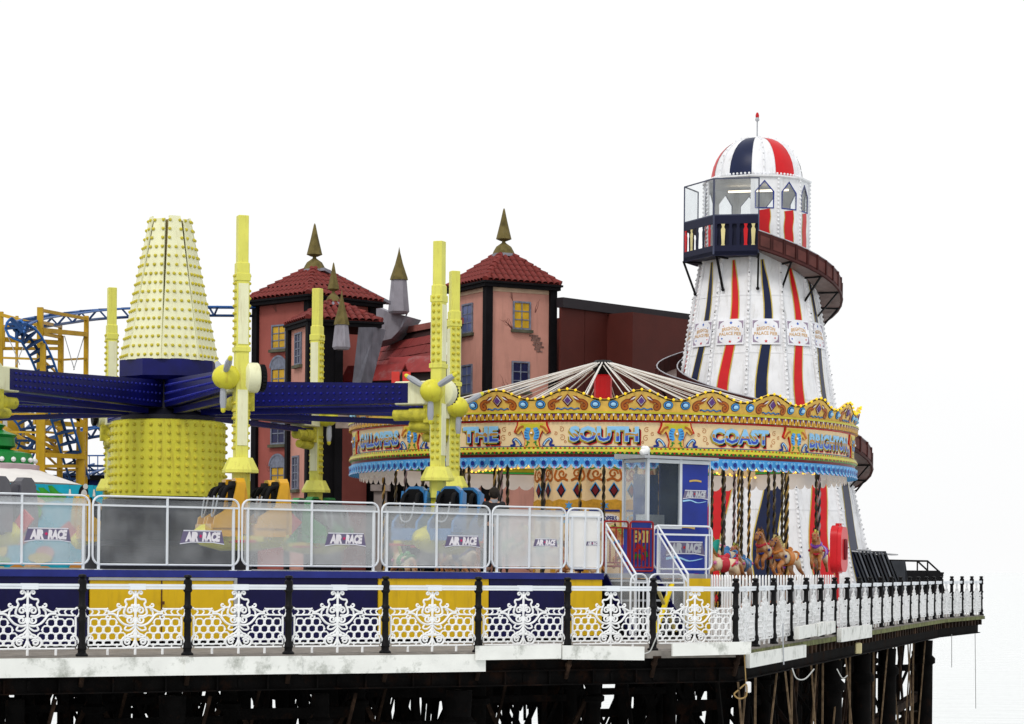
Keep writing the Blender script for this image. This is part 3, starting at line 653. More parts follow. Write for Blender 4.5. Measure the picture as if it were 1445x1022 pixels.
# stairs from the deck up to the platform
st = thing('entrance_stairs', 'steel entrance stairs with sloping white handrails in front of the booth', 'stairs', INV @ Vector((tp(850,.7), 0, 0)), PA)
SW = tp(929,.7)-tp(850,.7)
for k in range(6):
    q = MB(); q.box(.08, SW-.1, -.35+k*.17, -.15+k*.17, .2+k*.21, .24+k*.21); q.build('tread', GREY, st, smooth=0)
def handrail(x):
    q = MB(); q.tube([(x,-.4,0),(x,-.4,1.42),(x,.65,PZ+1.05),(x,.65,PZ)], .026, 6); q.tube([(x,-.4,1.24),(x,.65,PZ+.88)], .022, 6); q.tube([(x,.1,.6),(x,.1,1.9)], .016, 6); q.build('handrail', RAILW, st)
    MB().add([(x,-.38,.1),(x,.63,1.1),(x,.63,PZ+.86),(x,-.38,1.22)], [(0,1,2,3)]).build('side_sheet', POLY, st, smooth=0)
handrail(.06); handrail(SW-.06)
q = MB(); q.bar((.06,-.35,.1),(.06,.7,1.35),.04,.2); q.bar((SW-.06,-.35,.1),(SW-.06,.7,1.35),.04,.2); q.build('stringer', SNAVY, st, smooth=0)
b = thing('booth_guard_rail', 'white tubular guard rail in front of the blue booth panel', 'guard rail', INV @ Vector((tp(922,.72), .72, PZ)), PA)
GW = tp(1004,.72)-tp(922,.72); q = MB(); q.tube([(x,0,v) for x, v in rrect(0, GW, .1, 1.05, .14)], .024, 6, True); q.bar((.05,0,.86),(GW-.05,0,.86),.035,.04); q.bar((GW-.16,0,-.1),(GW-.16,0,.86),.035,.04); q.bar((.16,0,-.1),(.16,0,.86),.035,.04); q.build('frame', RAILW, b)
def gate(p0, p1, y, z0, z1, m, label, bars, name='gate', arch=False, xb=False):
    x0, x1 = tp(p0,y), tp(p1,y); root = thing(name, label, 'gate', INV @ Vector((x0, y, z0)), PA); w_ = x1-x0; h_ = z1-z0; q = MB()
    if arch: q.tube([(0,0,0)]+[(u, 0, v) for u, v in ([(0,h_-.2),(.02,h_-.1),(.08,h_-.03),(.16,h_),(w_/2,h_),(w_-.16,h_),(w_-.08,h_-.03),(w_-.02,h_-.1),(w_,h_-.2)])]+[(w_,0,0)], .022, 6)
    else: q.tube([(x,0,v) for x, v in rrect(0, w_, 0, h_, .05, 2)], .022, 6, True)
    q.bar((0,0,h_*.86),(w_,0,h_*.86),.03,.035); q.bar((0,0,.08),(w_,0,.08),.03,.03); q.build('frame', m, root)
    for k in range(bars):
        x = w_*(k+1)/(bars+1); MB().bar((x,0,.08),(x,0,h_*.86),.02,.026).build('bar', m, root, smooth=0)
    if xb:
        q = MB(); q.bar((w_*.15,-.03,.0),(w_*.62,-.03,h_*.84),.03,.14,up=(0,1,0)); q.build('warning_stripe', mat('safety yellow', (.8,.6,.01), .4), root, smooth=0)
        q = MB(); q.bar((w_*.2,-.012,h_*.8),(w_*.75,-.012,.05),.025,.10,up=(0,1,0)); q.build('cross_brace', mat('faded yellow', (.5,.42,.15), .5), root, smooth=0)
gate(852, 886, .75, PZ+.15, PZ+1.12, DRED, 'open dark red barred gate beside the white end barrier', 3)
gate(889, 921, .6, PZ+.05, PZ+1.12, DRED, 'dark red barred gate hung with an exit board', 5)
gate(890, 914, -.5, .15, 1.42, RAILW, 'narrow white arched gate at the foot of the stairs', 3, arch=True)
gate(916, 966, -.5, .15, 1.42, RAILW, 'wide white gate with a yellow diagonal stripe at the foot of the stairs', 1, arch=True, xb=True)
o = MB(); o.M = INV @ Matrix.Translation((tp(889,.68)+.05, .68, PZ+.2)); w_ = tp(921,.68)-tp(889,.68)-.1
o.box(0, w_, 0, .02, 0, .95); o.cur = 1; vs, fs = text2d('EXIT', .26, .05, 0, w_*.85); o.text(([(u+w_/2, v+.6) for u, v in vs], fs), lambda u, v, d: (u, -.006, v)); o.cur = 2
rng = random.Random(5)
for i in range(14): o.cur = 2+i % 3; o.sheet(ellipse(rng.uniform(.1,w_-.1), rng.uniform(.1,.4), rng.uniform(.03,.09), rng.uniform(.03,.07), 8), lambda u, v, d: (u, -.006-.0006*i, v))
tag(o.build('exit_board', [mat('board blue', (.02,.05,.3), .4), mat('board yellow', (.75,.65,.2), .4), RED, GREEN, NBLUE], smooth=0), 'painted blue exit board with yellow letters behind the red gate', 'sign')
# ================================================================ carousel
CC = P(850, 640, 64); CC.z = 0; CR = 6.62; TW = R(-1.8)   # the carousel stands turned a little
car = thing('carousel', 'ornate gold and cream carousel with lettered rounding boards and blue scalloped valance', 'carousel', CC)
def cyl(a_mid, rad=CR):
    """u = arc length from the middle of the board, v = height, d = out from the board; a = 0 faces the camera"""
    def f(u, v, d=0):
        a = a_mid+TW+u/rad; return ((rad+d)*math.sin(a), -(rad+d)*math.cos(a), v)
    return f
FZ0, FZ1 = 4.42, 5.02       # lettered fascia
ARC = CR*R(30); PAL = [CREAM, YGOLD, LIME, GREEN, RED, MAROON, SKYB, LBLUE, NBLUE, GOLD, ORANGE, WHITE, BLACK, PURPLE]
I = {m.name: i for i, m in enumerate(PAL)}
cI, yI, lI, gI, rI, mI, sI, bI, nI, oI, uI, wI, kI, pI = range(14)
# letter paint: pale blue above, gold middle, dark blue below
lm = bpy.data.materials.new('shaded sign letter'); lm.use_nodes = True; n_ = lm.node_tree.nodes; l_ = lm.node_tree.links.new
t_ = n_.new('ShaderNodeTexCoord'); sp_ = n_.new('ShaderNodeSeparateXYZ'); l_(t_.outputs['Generated'], sp_.inputs[0]); nz_ = n_.new('ShaderNodeTexNoise'); nz_.inputs['Scale'].default_value = 9; l_(t_.outputs['Object'], nz_.inputs['Vector'])
ad_ = n_.new('ShaderNodeMath'); ad_.operation = 'MULTIPLY_ADD'; l_(nz_.outputs[0], ad_.inputs[0]); ad_.inputs[1].default_value = .35; l_(sp_.outputs[2], ad_.inputs[2])
rp_ = n_.new('ShaderNodeValToRGB'); rp_.color_ramp.interpolation = 'CONSTANT'; e_ = rp_.color_ramp.elements; e_[0].color = (.02,.06,.45,1); e_[1].position = .52; e_[1].color = (.45,.22,.03,1)
x_ = e_.new(.74); x_.color = (.25,.55,.85,1); l_(ad_.outputs[0], rp_.inputs[0]); l_(rp_.outputs[0], n_['Principled BSDF'].inputs['Base Color']); n_['Principled BSDF'].inputs['Roughness'].default_value = .4
def words(fn, st, h_, w_, parent, u0=0, vz=None):
    vz = vz or (FZ0+FZ1)/2+.015
    q = MB()
    for idx, (du, dv, bo, dd) in enumerate(((.055,-.085,.05,.010),(.035,-.06,.05,.013),(-.035,-.035,.05,.016),(0,0,.055,.019))):
        q.cur = idx; vs, fs = text2d(st, h_*(1.06 if idx < 4 else 1), bo, 0, w_); q.text(([(u0+a+du, vz+b_+dv) for a, b_ in vs], fs), fn, dd)
    q.build('letter_shadow', [RED, BLACK, mat('ochre shade', (.4,.3,.03), .4), LBLUE], parent, smooth=0)
    q = MB(); vs, fs = text2d(st, h_*.95, .022, 0, w_*.98); q.text(([(u0+a, vz+b_) for a, b_ in vs], fs), fn, .023); q.build('lettering', lm, parent, smooth=0)
def serif_bars(fn, q, u, v): pass
NAMES = {0:[('SOUTH',.36,1.66,0)], 1:[('COAST',.36,1.66,0)], -1:[('AT',.37,.62,-.62),('THE',.37,.98,.38)], -2:[('GALLOPERS',.36,2.3,0)], 2:[('BRIGHTON',.36,2.3,0)]}
NSEG = 8
def arc_strip(q, fn, v0, v1, d0, d1, u0=-ARC/2, u1=ARC/2, n=NSEG):
    vs = []; 
    for i in range(n+1):
        u = u0+(u1-u0)*i/n; vs += [fn(u, v0, d0), fn(u, v1, d1)]
    q.add(vs, [(2*i, 2*i+2, 2*i+3, 2*i+1) for i in range(n)])
for k in range(-5, 7):
    am = R(30*k); fn = cyl(am); front = abs(k) <= 3
    bd = MB(); arc_strip(bd, fn, FZ0, FZ1, 0, 0)
    bd.cur = rI; arc_strip(bd, fn, FZ1, FZ1+.035, .012, .012)
    bd.cur = nI; arc_strip(bd, fn, FZ0+.0, FZ0+.022, .012, .012)
    # lower mouldings
    bd.cur = lI; arc_strip(bd, fn, FZ0-.05, FZ0, .07, .03); arc_strip(bd, fn, FZ0-.11, FZ0-.05, .10, .07); bd.cur = gI; arc_strip(bd, fn, FZ0-.17, FZ0-.11, .05, .085); bd.cur = mI; arc_strip(bd, fn, FZ0-.26, FZ0-.17, .02, .03)
    # upper moulding
    bd.cur = mI; arc_strip(bd, fn, FZ1+.035, FZ1+.20, .03, .10); bd.cur = lI; arc_strip(bd, fn, FZ1+.20, FZ1+.245, .12, .12); arc_strip(bd, fn, FZ1+.245, FZ1+.25, .12, .0)
    board = bd.build('rounding_board', PAL, car, smooth=20)
    if not front: continue
    # egg-and-dart pieces on the upper moulding, beads on the lower
    q = MB()
    for i in range(16):
        u = -ARC/2+ARC*(i+.5)/16; q.cur = oI; q.prism([(u-.09,FZ1+.05),(u-.03,FZ1+.05),(u-.015,FZ1+.1),(u-.05,FZ1+.185),(u-.105,FZ1+.17)], fn, .10, .03); q.prism([(u+.09,FZ1+.05),(u+.03,FZ1+.05),(u+.015,FZ1+.1),(u+.05,FZ1+.185),(u+.1,FZ1+.17)], fn, .10, .03)
        q.cur = wI; q.sheet([(u-.022,FZ1+.05),(u+.022,FZ1+.05),(u,FZ1+.09)], fn, .09); q.cur = pI; q.sheet([(u,FZ1+.1),(u+.025,FZ1+.15),(u,FZ1+.19),(u-.025,FZ1+.15)], fn, .105); q.cur = wI; q.sheet([(u+ARC/32-.03,FZ1+.195),(u+ARC/32+.03,FZ1+.195),(u+ARC/32,FZ1+.13)], fn, .106)
    for i in range(32):
        u = -ARC/2+ARC*(i+.5)/32; q.cur = gI if i % 2 else rI; q.sheet([(u-.032,FZ0-.042),(u+.032,FZ0-.042),(u+.014,FZ0-.008),(u-.014,FZ0-.008)], fn, .075)
        q.cur = rI if i % 2 else lI; q.sheet([(u-.04,FZ0-.115),(u+.04,FZ0-.115),(u,FZ0-.165)], fn, .096)
    q.build('moulding_carving', PAL, board, smooth=0, stuff=True)
    # painted flourishes
    q = MB(); q.cur = uI
    for sg in (-1,1):
        for (cu, cv, r_) in ((1.02,.42,.07),(1.0,.22,.08),(1.16,.32,.05),(.93,.12,.04)):
            q.ribbon([(sg*u, FZ0+v) for u, v in spiral(cu, cv, r_, 1.0, 1.2, 8)], .012, fn, .006)
    if abs(k) < 2: q.build('scroll_paint', PAL, board, smooth=0, stuff=True)
    # cartouche between boards (left end of each)
    c = -ARC/2; q = MB()
    sh = [(-.36,.6),(.36,.6),(.37,.52),(.44,.36),(.36,.31),(.27,.4),(.22,.3),(.17,.14),(.2,.0),(-.2,.0),(-.17,.14),(-.22,.3),(-.27,.4),(-.36,.31),(-.44,.36),(-.37,.52)]
    q.cur = rI; q.prism([(c+u*1.05, FZ0+v) for u, v in sh], fn, .035, .0); q.cur = yI; q.prism([(c+u*.94, FZ0+.005+v*.985) for u, v in sh], fn, .055, .03)
    q.cur = lI; q.sheet([(c-.3,FZ0+.56),(c+.3,FZ0+.56),(c+.2,FZ0+.44),(c-.2,FZ0+.44)], fn, .058)
    for sg in (-1,1):
        q.cur = sI; q.sheet([(c+sg*u,FZ0+v) for u, v in ((.03,.45),(.13,.47),(.19,.36),(.18,.24),(.1,.15),(.04,.2),(.07,.32))], fn, .064)
        q.cur = nI
        for t in range(4): q.sheet([(c+sg*(.07+.0*t),FZ0+.2+.06*t),(c+sg*.17,FZ0+.19+.07*t),(c+sg*.17,FZ0+.215+.07*t)], fn, .067)
        q.cur = gI; q.ribbon([(c+sg*u,FZ0+v) for u, v in spline([(.05,.1),(.11,.13),(.1,.06),(.15,.03)],3)], .03, fn, .064)
        q.cur = nI; q.ribbon([(c+sg*u,FZ0+v) for u, v in spline([(.27,.03),(.32,.12),(.42,.2),(.48,.15),(.44,.06),(.55,.03)],3)], .06, fn, .02); q.cur = bI; q.ribbon([(c+sg*u,FZ0+v) for u, v in spline([(.29,.05),(.33,.13),(.42,.2),(.46,.15)],3)], .028, fn, .024)
        q.cur = uI; q.ribbon([(c+sg*u,FZ0+v) for u, v in spline([(.2,.5),(.3,.46),(.36,.38),(.41,.36)],3)], .05, fn, .064)
    q.cur = oI; q.ball(fn(c, FZ0+.33, .07), .045, 8, 5); q.cur = wI; q.ball(fn(c, FZ0+.33, .10), .03, 8, 5)
    q.build('cartouche', PAL, board, smooth=0)
    for w_ in NAMES.get(k, []): words(fn, w_[0], w_[1], w_[2], board, w_[3])
# crest boards, two over each rounding board
def crest_h(u, hw): # u in -hw..hw
    t = u/hw; return .30+.235*(.5+.5*math.cos(math.pi*t))**1.15
hw = ARC/4
for k in range(-8, 9):
    am = R(15*k+7.5); fn = cyl(am); N = 14; vs = []; us = [-hw+2*hw*i/N for i in range(N+1)]; b0 = FZ1+.245
    lean = lambda v: (v-b0)*.22
    q = MB(); q.cur = yI
    fr = [fn(u, b0, .02) for u in us]+[fn(u, b0+crest_h(u,hw), .02+.22*crest_h(u,hw)) for u in us]; bk = [fn(u, b0, -.03) for u in us]+[fn(u, b0+crest_h(u,hw), -.03+.22*crest_h(u,hw)) for u in us]
    q.add(fr+bk, [(i,i+1,N+2+i,N+1+i) for i in range(N)]+[(2*N+2+i, 3*N+3+i, 3*N+4+i, 2*N+3+i) for i in range(N)]+[(N+1+i,N+2+i,3*N+4+i,3*N+3+i) for i in range(N)])
    cb = q.build('crest_board', PAL, car, smooth=20)
    if abs(k+.5) > 7: continue
    g = lambda u, v, d: fn(u, b0+v, .02+.22*v+d)
    q = MB(); q.cur = kI; edge = [(u, crest_h(u,hw)-.03) for u in us]; q.ribbon(edge, .03, g, .006); q.cur = yI
    q.build('edge_line', PAL, cb, smooth=0)
    q = MB()
    for i in range(9): u = -hw+2*hw*(i+.5)/9; q.ball(g(u, crest_h(u,hw)-.005, .03), .036, 7, 4)
    q.build('edge_bulbs', CBULB, cb, stuff=True)
    q = MB(); q.cur = mI; q.sheet([(0,.11),(.13,.26),(0,.42),(-.13,.26)], g, .012); q.cur = wI; q.sheet([(0,.155),(.095,.26),(0,.375),(-.095,.26)], g, .02); q.cur = pI; q.prism([(0,.18),(.075,.26),(0,.35),(-.075,.26)], g, .05, .02); q.build('diamond', PAL, cb, smooth=0)
    q = MB()
    for sg in (-1,1):
        q.cur = mI; q.ribbon([(sg*u, v) for u, v in spline([(.17,.33),(.26,.27),(.36,.25),(.44,.18),(.42,.09),(.35,.08),(.34,.14),(.39,.16)],4)], .085, g, .008)
        q.cur = uI; q.ribbon([(sg*u, v) for u, v in spline([(.17,.33),(.26,.27),(.36,.25),(.44,.18),(.42,.09),(.35,.08),(.34,.14),(.39,.16)],4)], .055, g, .012)
        q.cur = mI; q.sheet([(sg*.13,.38),(sg*.2,.31),(sg*.31,.26),(sg*.22,.36)], g, .016); q.cur = wI; q.sheet([(sg*.12,.36),(sg*.18,.3),(sg*.27,.27),(sg*.18,.34)], g, .02); q.cur = uI; q.ribbon([(sg*u, v) for u, v in spline([(.2,.24),(.3,.2),(.35,.14)],3)], .025, g, .018)
        q.cur = nI; q.ribbon([(sg*u, v) for u, v in spline([(.0,.05),(.08,.085),(.15,.05),(.24,.08),(.28,.055)],3)], .035, g, .012); q.cur = sI; q.ribbon([(sg*u, v) for u, v in spline([(.0,.055),(.08,.09),(.15,.055),(.24,.085)],3)], .014, g, .016)
    q.build('scrollwork', PAL, cb, smooth=0)
    for sg in (-1,1):
        q = MB(); q.cur = kI; q.sheet(ellipse(sg*.655,.17,.125,.105), g, .010); q.cur = sI; q.sheet(ellipse(sg*.655,.17,.112,.092), g, .016); q.cur = nI; q.sheet(ellipse(sg*.655,.17,.088,.07), g, .019); q.cur = bI; q.ball(g(sg*.655,.17,.02), 1, 10, 5, (.07,.03,.052)); q.build('gem', PAL, cb, smooth=30)
# blue scalloped valance and the white canvas one behind it
NS = 160
sc1 = MB()
fnv = cyl(0)
for i in range(NS):
    if 52 < i < 108: continue
    uc = CR*2*math.pi*(i+.5)/NS; hwv = CR*math.pi/NS; pts = [(-hwv,0),(hwv,0),(hwv,-.16),(hwv*.75,-.23),(hwv*.3,-.27),(-hwv*.3,-.27),(-hwv*.75,-.23),(-hwv,-.16)]
    v0 = FZ0-.24; bow = lambda u, v, d: fnv(u, v, d+.04+.05*math.cos((u-uc)/hwv*math.pi/2))
    sc1.cur = 0; sc1.prism([(uc+u, v0+v) for u, v in pts], bow, .0, -.03)
    sc1.cur = 1; sc1.ribbon([(uc+u*.78, v0-.04+v*.8) for u, v in pts[2:]], .03, bow, .008); sc1.ribbon(spiral(uc-hwv*.4, v0-.07, .035, 0, .9, 8), .014, bow, .008); sc1.ribbon(spiral(uc+hwv*.4, v0-.07, .035, 3.1, -.9, 8), .014, bow, .008)
    sc1.cur = 2; sc1.sheet(ellipse(uc, v0-.14, hwv*.42, .06, 8), bow, .007); sc1.cur = 3; sc1.sheet(ellipse(uc, v0-.245, .025, .02, 6), bow, .009); sc1.sheet(ellipse(uc-hwv, v0-.03, .025, .02, 6), bow, -.03)
sc1.build('valance', [SKYB, LBLUE, NBLUE, PINKB], car, smooth=0)
CANV = mat('off white canvas', (.74,.70,.66), .8, var=.08)
n_ = CANV.node_tree.nodes; l_ = CANV.node_tree.links.new; tl_ = n_.new('ShaderNodeBsdfTranslucent'); tl_.inputs[0].default_value = (.8,.74,.68,1); ms_ = n_.new('ShaderNodeMixShader'); ms_.inputs[0].default_value = .45
l_(n_['Principled BSDF'].outputs[0], ms_.inputs[1]); l_(tl_.outputs[0], ms_.inputs[2]); l_(ms_.outputs[0], n_['Material Output'].inputs[0])
q = MB(); fi = cyl(0, CR-.18)
for i in range(100):
    if i < 16 or i > 84: continue
    uc = (CR-.18)*2*math.pi*(i+.5)/100; h2 = (CR-.18)*math.pi/100; q.sheet([(uc+u, FZ0+v) for u, v in ((-h2,-.2),(h2,-.2),(h2,-.52),(h2*.7,-.6),(h2*.25,-.64),(-h2*.25,-.64),(-h2*.7,-.6),(-h2,-.52))], fi)
q.build('canvas_valance', CANV, car, smooth=0)
# roof frame: ribs to a crown, red king pole, canvas ceiling boards with bulbs
q = MB()
for i in range(24):
    a = R(15*i+7.5); o = Vector((math.sin(a), -math.cos(a), 0)); q.tube([o*.25+Vector((0,0,6.98)), o*(CR-.1)+Vector((0,0,5.22))], .02, 5); t9 = Vector((o.y,-o.x,0))*.16; q.tube([o*.3+t9*.3+Vector((0,0,6.9)), o*(CR-.4)+t9+Vector((0,0,5.16))], .012, 4)
q.build('roof_ribs', mat('white roof rib', (.72,.7,.66), .5, var=.15), car, stuff=True)
MB().lathe([(.24,5.0),(.24,6.62),(.14,6.7)], 10).build('king_pole', RED, car); MB().lathe([(.12,6.6),(.3,6.86),(.3,6.98),(.2,7.05),(.0,7.07)], 14).build('crown', BLACK, car)
for k in range(12):
    a = R(30*k+15); o = Vector((math.sin(a), -math.cos(a), 0)); q = MB(); q.bar(o*2.0+Vector((0,0,4.42)), o*(CR-.3)+Vector((0,0,4.22)), .12, .16); e = q.build('swift_beam', CREAM, car, smooth=0); s = MB()
    for i in range(16):
        c = o*(2.1+i*.28)+Vector((0,0,4.32-.012*i)); t = Vector((o.y,-o.x,0)); s.ball(c+t*.08, .032, 6, 4); s.ball(c-t*.08, .032, 6, 4)
    s.build('beam_bulbs', BULB, e, stuff=True)
# centre drum with painted panels
for k in range(12):
    a = R(30*k); fnd = cyl(a, 1.85); hw2 = 1.85*math.tan(R(15)); e = Vector((math.cos(a), math.sin(a), 0)); o = Vector((math.sin(a), -math.cos(a), 0))
    pf = lambda u, v, d, o=o, e=e: tuple(o*(1.8+d)+e*u+Vector((0,0,v)))
    q = MB(); q.cur = cI; q.prism([(-hw2+.01,.6),(hw2-.01,.6),(hw2-.01,4.6),(-hw2+.01,4.6)], pf, 0, -.05)
    dp = q.build('centre_panel', PAL, car, smooth=0)
    if not abs(((30*k+180) % 360)-180) < 100: continue
    q = MB(); q.cur = oI; q.sheet([(-hw2,3.0),(hw2,3.0),(hw2,3.26),(hw2*.6,3.32),(0,3.28),(-hw2*.6,3.32),(-hw2,3.26)], pf, .02); q.sheet([(-hw2,1.0),(-hw2+.1,1.0),(-hw2+.1,3.0),(-hw2,3.0)], pf, .02); q.sheet([(hw2-.1,1.0),(hw2,1.0),(hw2,3.0),(hw2-.1,3.0)], pf, .02)
    for u in (-.24,.24):
        q.cur = sI; q.sheet([(u-.145,3.56),(u,3.35),(u+.145,3.56),(u,3.77)], pf, .012); q.cur = kI; q.sheet([(u-.12,3.54),(u,3.36),(u+.12,3.54),(u,3.73)], pf, .016); q.cur = mI; q.sheet([(u-.085,3.55),(u,3.42),(u+.085,3.55),(u,3.68)], pf, .02)
    for sg in (-1,1):
        q.cur = uI; q.ribbon(spiral(sg*.22,3.98,.13,0,sg*1.2,9), .05, pf, .012); q.ribbon([(sg*u,v) for u, v in spline([(.05,3.8),(.2,3.86),(.34,3.8),(.44,3.9),(.38,4.08)],3)], .06, pf, .014); q.cur = gI; q.ribbon([(sg*u,v) for u, v in spline([(.1,4.1),(.2,4.16),(.34,4.1),(.42,4.15)],3)], .03, pf, .018)
    q.cur = sI; q.sheet(star(0,3.15,.13,6), pf, .03); q.cur = nI; q.sheet([(-hw2+.1,3.0),(hw2-.1,3.0),(hw2-.1,3.05),(-hw2+.1,3.05)], pf, .026)
    q.cur = bI if k % 2 else wI; q.sheet(ellipse(0,2.82,hw2*.78,.13), pf, .012)
    q.cur = nI if k % 2 else oI
    vs, fs = text2d('GALLOPERS' if k % 2 == 0 else 'BRIGHTON', .13, .03, 0, hw2*1.3); q.cur = nI if k % 2 == 0 else oI; q.text(([(u, v+2.82) for u, v in vs], fs), pf, .02)
    q.cur = oI; q.ribbon(spiral(0,2.35,.16,0,1.5,10), .05, pf, .02); q.ball(pf(0,2.4,.03), .1, 8, 5); q.build('panel_carving', PAL, dp, smooth=0)
# platform and its step
MB().lathe([(CR-.5,.0),(CR-.5,.45),(CR-.3,.5),(CR-.3,.62),(CR-.4,.66),(1.8,.66)], 48).build('turntable', mat('turntable boards', (.25,.1,.05), .6, var=.3), car)
# twisted rods
ROPE = []
def rod(m2):
    q = MB(); nst = 90; z0, z1 = .66, 4.35
    for st_, idx in ((0,0),(math.pi,1)):
        q.cur = idx
        q.tube([(.022*math.cos(st_+i*.62), .022*math.sin(st_+i*.62), z0+(z1-z0)*i/nst) for i in range(nst+1)], .027, 5)
    return q.mesh('twisted_rod', [mat('black rod', (.012,.01,.01), .35), m2])
BRASS = mat('brass rod', (.5,.33,.1), .3, metal=.6); rods = [rod(mat('dark rod', (.09,.07,.03), .35)), rod(BRASS), rod(mat('pewter rod', (.3,.22,.24), .4))]
HPOS = []
for ring, rad in enumerate((5.8, 4.85, 3.9)):
    for k in range(16):
        a = R(22.5*k+(0,8,15)[ring]+6); x, y = rad*math.sin(a), -rad*math.cos(a); HPOS.append((ring, k, a, x, y))
        obj('twisted_rod', rods[(0,1,0,0,2)[(k*3+ring) % 5]], car, loc=(x, y, 0), rot=(0,0,k*1.3))
# ================================================================ galloping horses
def skin_mesh(verts, edges, radii, name, m, sub=2):
    me = bpy.data.meshes.new(name); me.from_pydata(verts, edges, []); ob = bpy.data.objects.new(name, me); COL.objects.link(ob)
    md = ob.modifiers.new('skin', 'SKIN'); md.use_smooth_shade = True
    for i, r_ in enumerate(radii): me.skin_vertices[0].data[i].radius = r_ if isinstance(r_, tuple) else (r_, r_)
    me.skin_vertices[0].data[0].use_root = True
    sb = ob.modifiers.new('sub', 'SUBSURF'); sb.levels = sub; sb.render_levels = sub
    dg = bpy.context.evaluated_depsgraph_get(); out = bpy.data.meshes.new_from_object(ob.evaluated_get(dg)); out.name = name
    out.materials.clear(); out.materials.append(m)
    out.polygons.foreach_set('use_smooth', [True]*len(out.polygons)); bpy.data.objects.remove(ob); bpy.data.meshes.remove(me); return out
def horse_mesh():
    V = [(0,0,1.05),(.28,0,1.07),(-.3,0,1.08),(.46,0,1.22),(.55,0,1.40),(.60,0,1.56),(.68,0,1.64),(.84,0,1.50),(.93,0,1.40),   # 0..8 trunk neck head
         (.42,.11,.92),(.68,.13,.78),(.62,.13,.56),(.72,.13,.48), (.40,-.11,.92),(.60,-.13,.70),(.44,-.13,.52),(.34,-.13,.56),  # fore legs 9..16
         (-.42,.12,.95),(-.52,.14,.70),(-.72,.14,.58),(-.86,.14,.42), (-.42,-.12,.95),(-.46,-.14,.66),(-.66,-.14,.52),(-.80,-.14,.36),
         (-.52,0,1.14),(-.68,0,1.05),(-.78,0,.8)]
    E = [(0,1),(0,2),(1,3),(3,4),(4,5),(5,6),(6,7),(7,8),(1,9),(9,10),(10,11),(11,12),(1,13),(13,14),(14,15),(15,16),(2,17),(17,18),(18,19),(19,20),(2,21),(21,22),(22,23),(23,24),(2,25),(25,26),(26,27)]
    Rr = [.21,.22,.22,.19,.15,.12,.12,.085,.07,.10,.065,.045,.05,.10,.065,.045,.05,.13,.075,.05,.05,.13,.075,.05,.05,.09,.06,.02]
    return skin_mesh(V, E, Rr, 'body', mat('horse tan', (.40,.16,.045), .35, var=.45, scale=4, coat=.3, dirt=(.8,.66,.42), damt=1.0, dscale=2.2))
HB = horse_mesh()
hm = HB.materials[0]; n_ = hm.node_tree.nodes; l_ = hm.node_tree.links.new; b_ = n_['Principled BSDF']; src = b_.inputs['Base Color'].links[0].from_socket   # cream body, tan head and legs
tc_ = n_.new('ShaderNodeTexCoord'); sx_ = n_.new('ShaderNodeSeparateXYZ'); l_(tc_.outputs['Object'], sx_.inputs[0]); vd_ = n_.new('ShaderNodeVectorMath'); vd_.operation = 'DISTANCE'; l_(tc_.outputs['Object'], vd_.inputs[0]); vd_.inputs[1].default_value = (-.1,0,1.12)
mr_ = n_.new('ShaderNodeMapRange'); mr_.inputs[1].default_value = .42; mr_.inputs[2].default_value = .6; mr_.inputs[3].default_value = 1; mr_.inputs[4].default_value = 0; l_(vd_.outputs['Value'], mr_.inputs[0])
mm_ = n_.new('ShaderNodeMix'); mm_.data_type = 'RGBA'; l_(mr_.outputs[0], mm_.inputs[0]); l_(src, mm_.inputs[6]); mm_.inputs[7].default_value = (.74,.62,.42,1); l_(mm_.outputs[2], b_.inputs['Base Color'])
q = MB()
for i in range(7):
    t = i/6; p = Vector((.36+.24*t, 0, 1.34+.36*t)); q.tube([p, p+Vector((-.10,.02,.02)), p+Vector((-.17,.03,-.09)), p+Vector((-.15,.03,-.17))], [.05,.055,.04,.012], 6)
q.tube([(.64,0,1.76),(.72,0,1.76),(.80,0,1.63)], [.03,.035,.01], 5); MANE = q
q = MB()
for sg in (-1,1): q.lathe([(.032,0),(.025,.06),(.0,.12)], 6, c=(.63,sg*.06,1.74)); q.ball((.76,sg*.095,1.60), .024, 6, 4); q.ball((.95,sg*.045,1.40), .016, 5, 3)
EAR = q.mesh('ears_and_eyes', mat('horse dark', (.05,.02,.015), .4))
def saddle_mesh(m1, m2):
    q = MB(); q.lathe([(.235,-.14),(.25,-.12),(.25,.12),(.235,.14)], 14, c=(0,0,1.06), a0=R(-200), a1=R(20), axis=Matrix.Rotation(R(90),3,'Y') @ Matrix.Rotation(R(180),3,'Z'))
    q.tube(spline([(.2,0,1.3),(.08,0,1.27),(-.1,0,1.28),(-.24,0,1.36)],4), [.06]*4+[.08]*4+[.09]*4+[.05], 8); return q
flower = lambda q, c, r_, n: [q.sheet(star(0,0,r_,6), lambda u, v, d: (c[0]+u, c[1]+n*.02, c[2]+v)), q.ball((c[0], c[1]+n*.02, c[2]), r_*.45, 7, 4)]
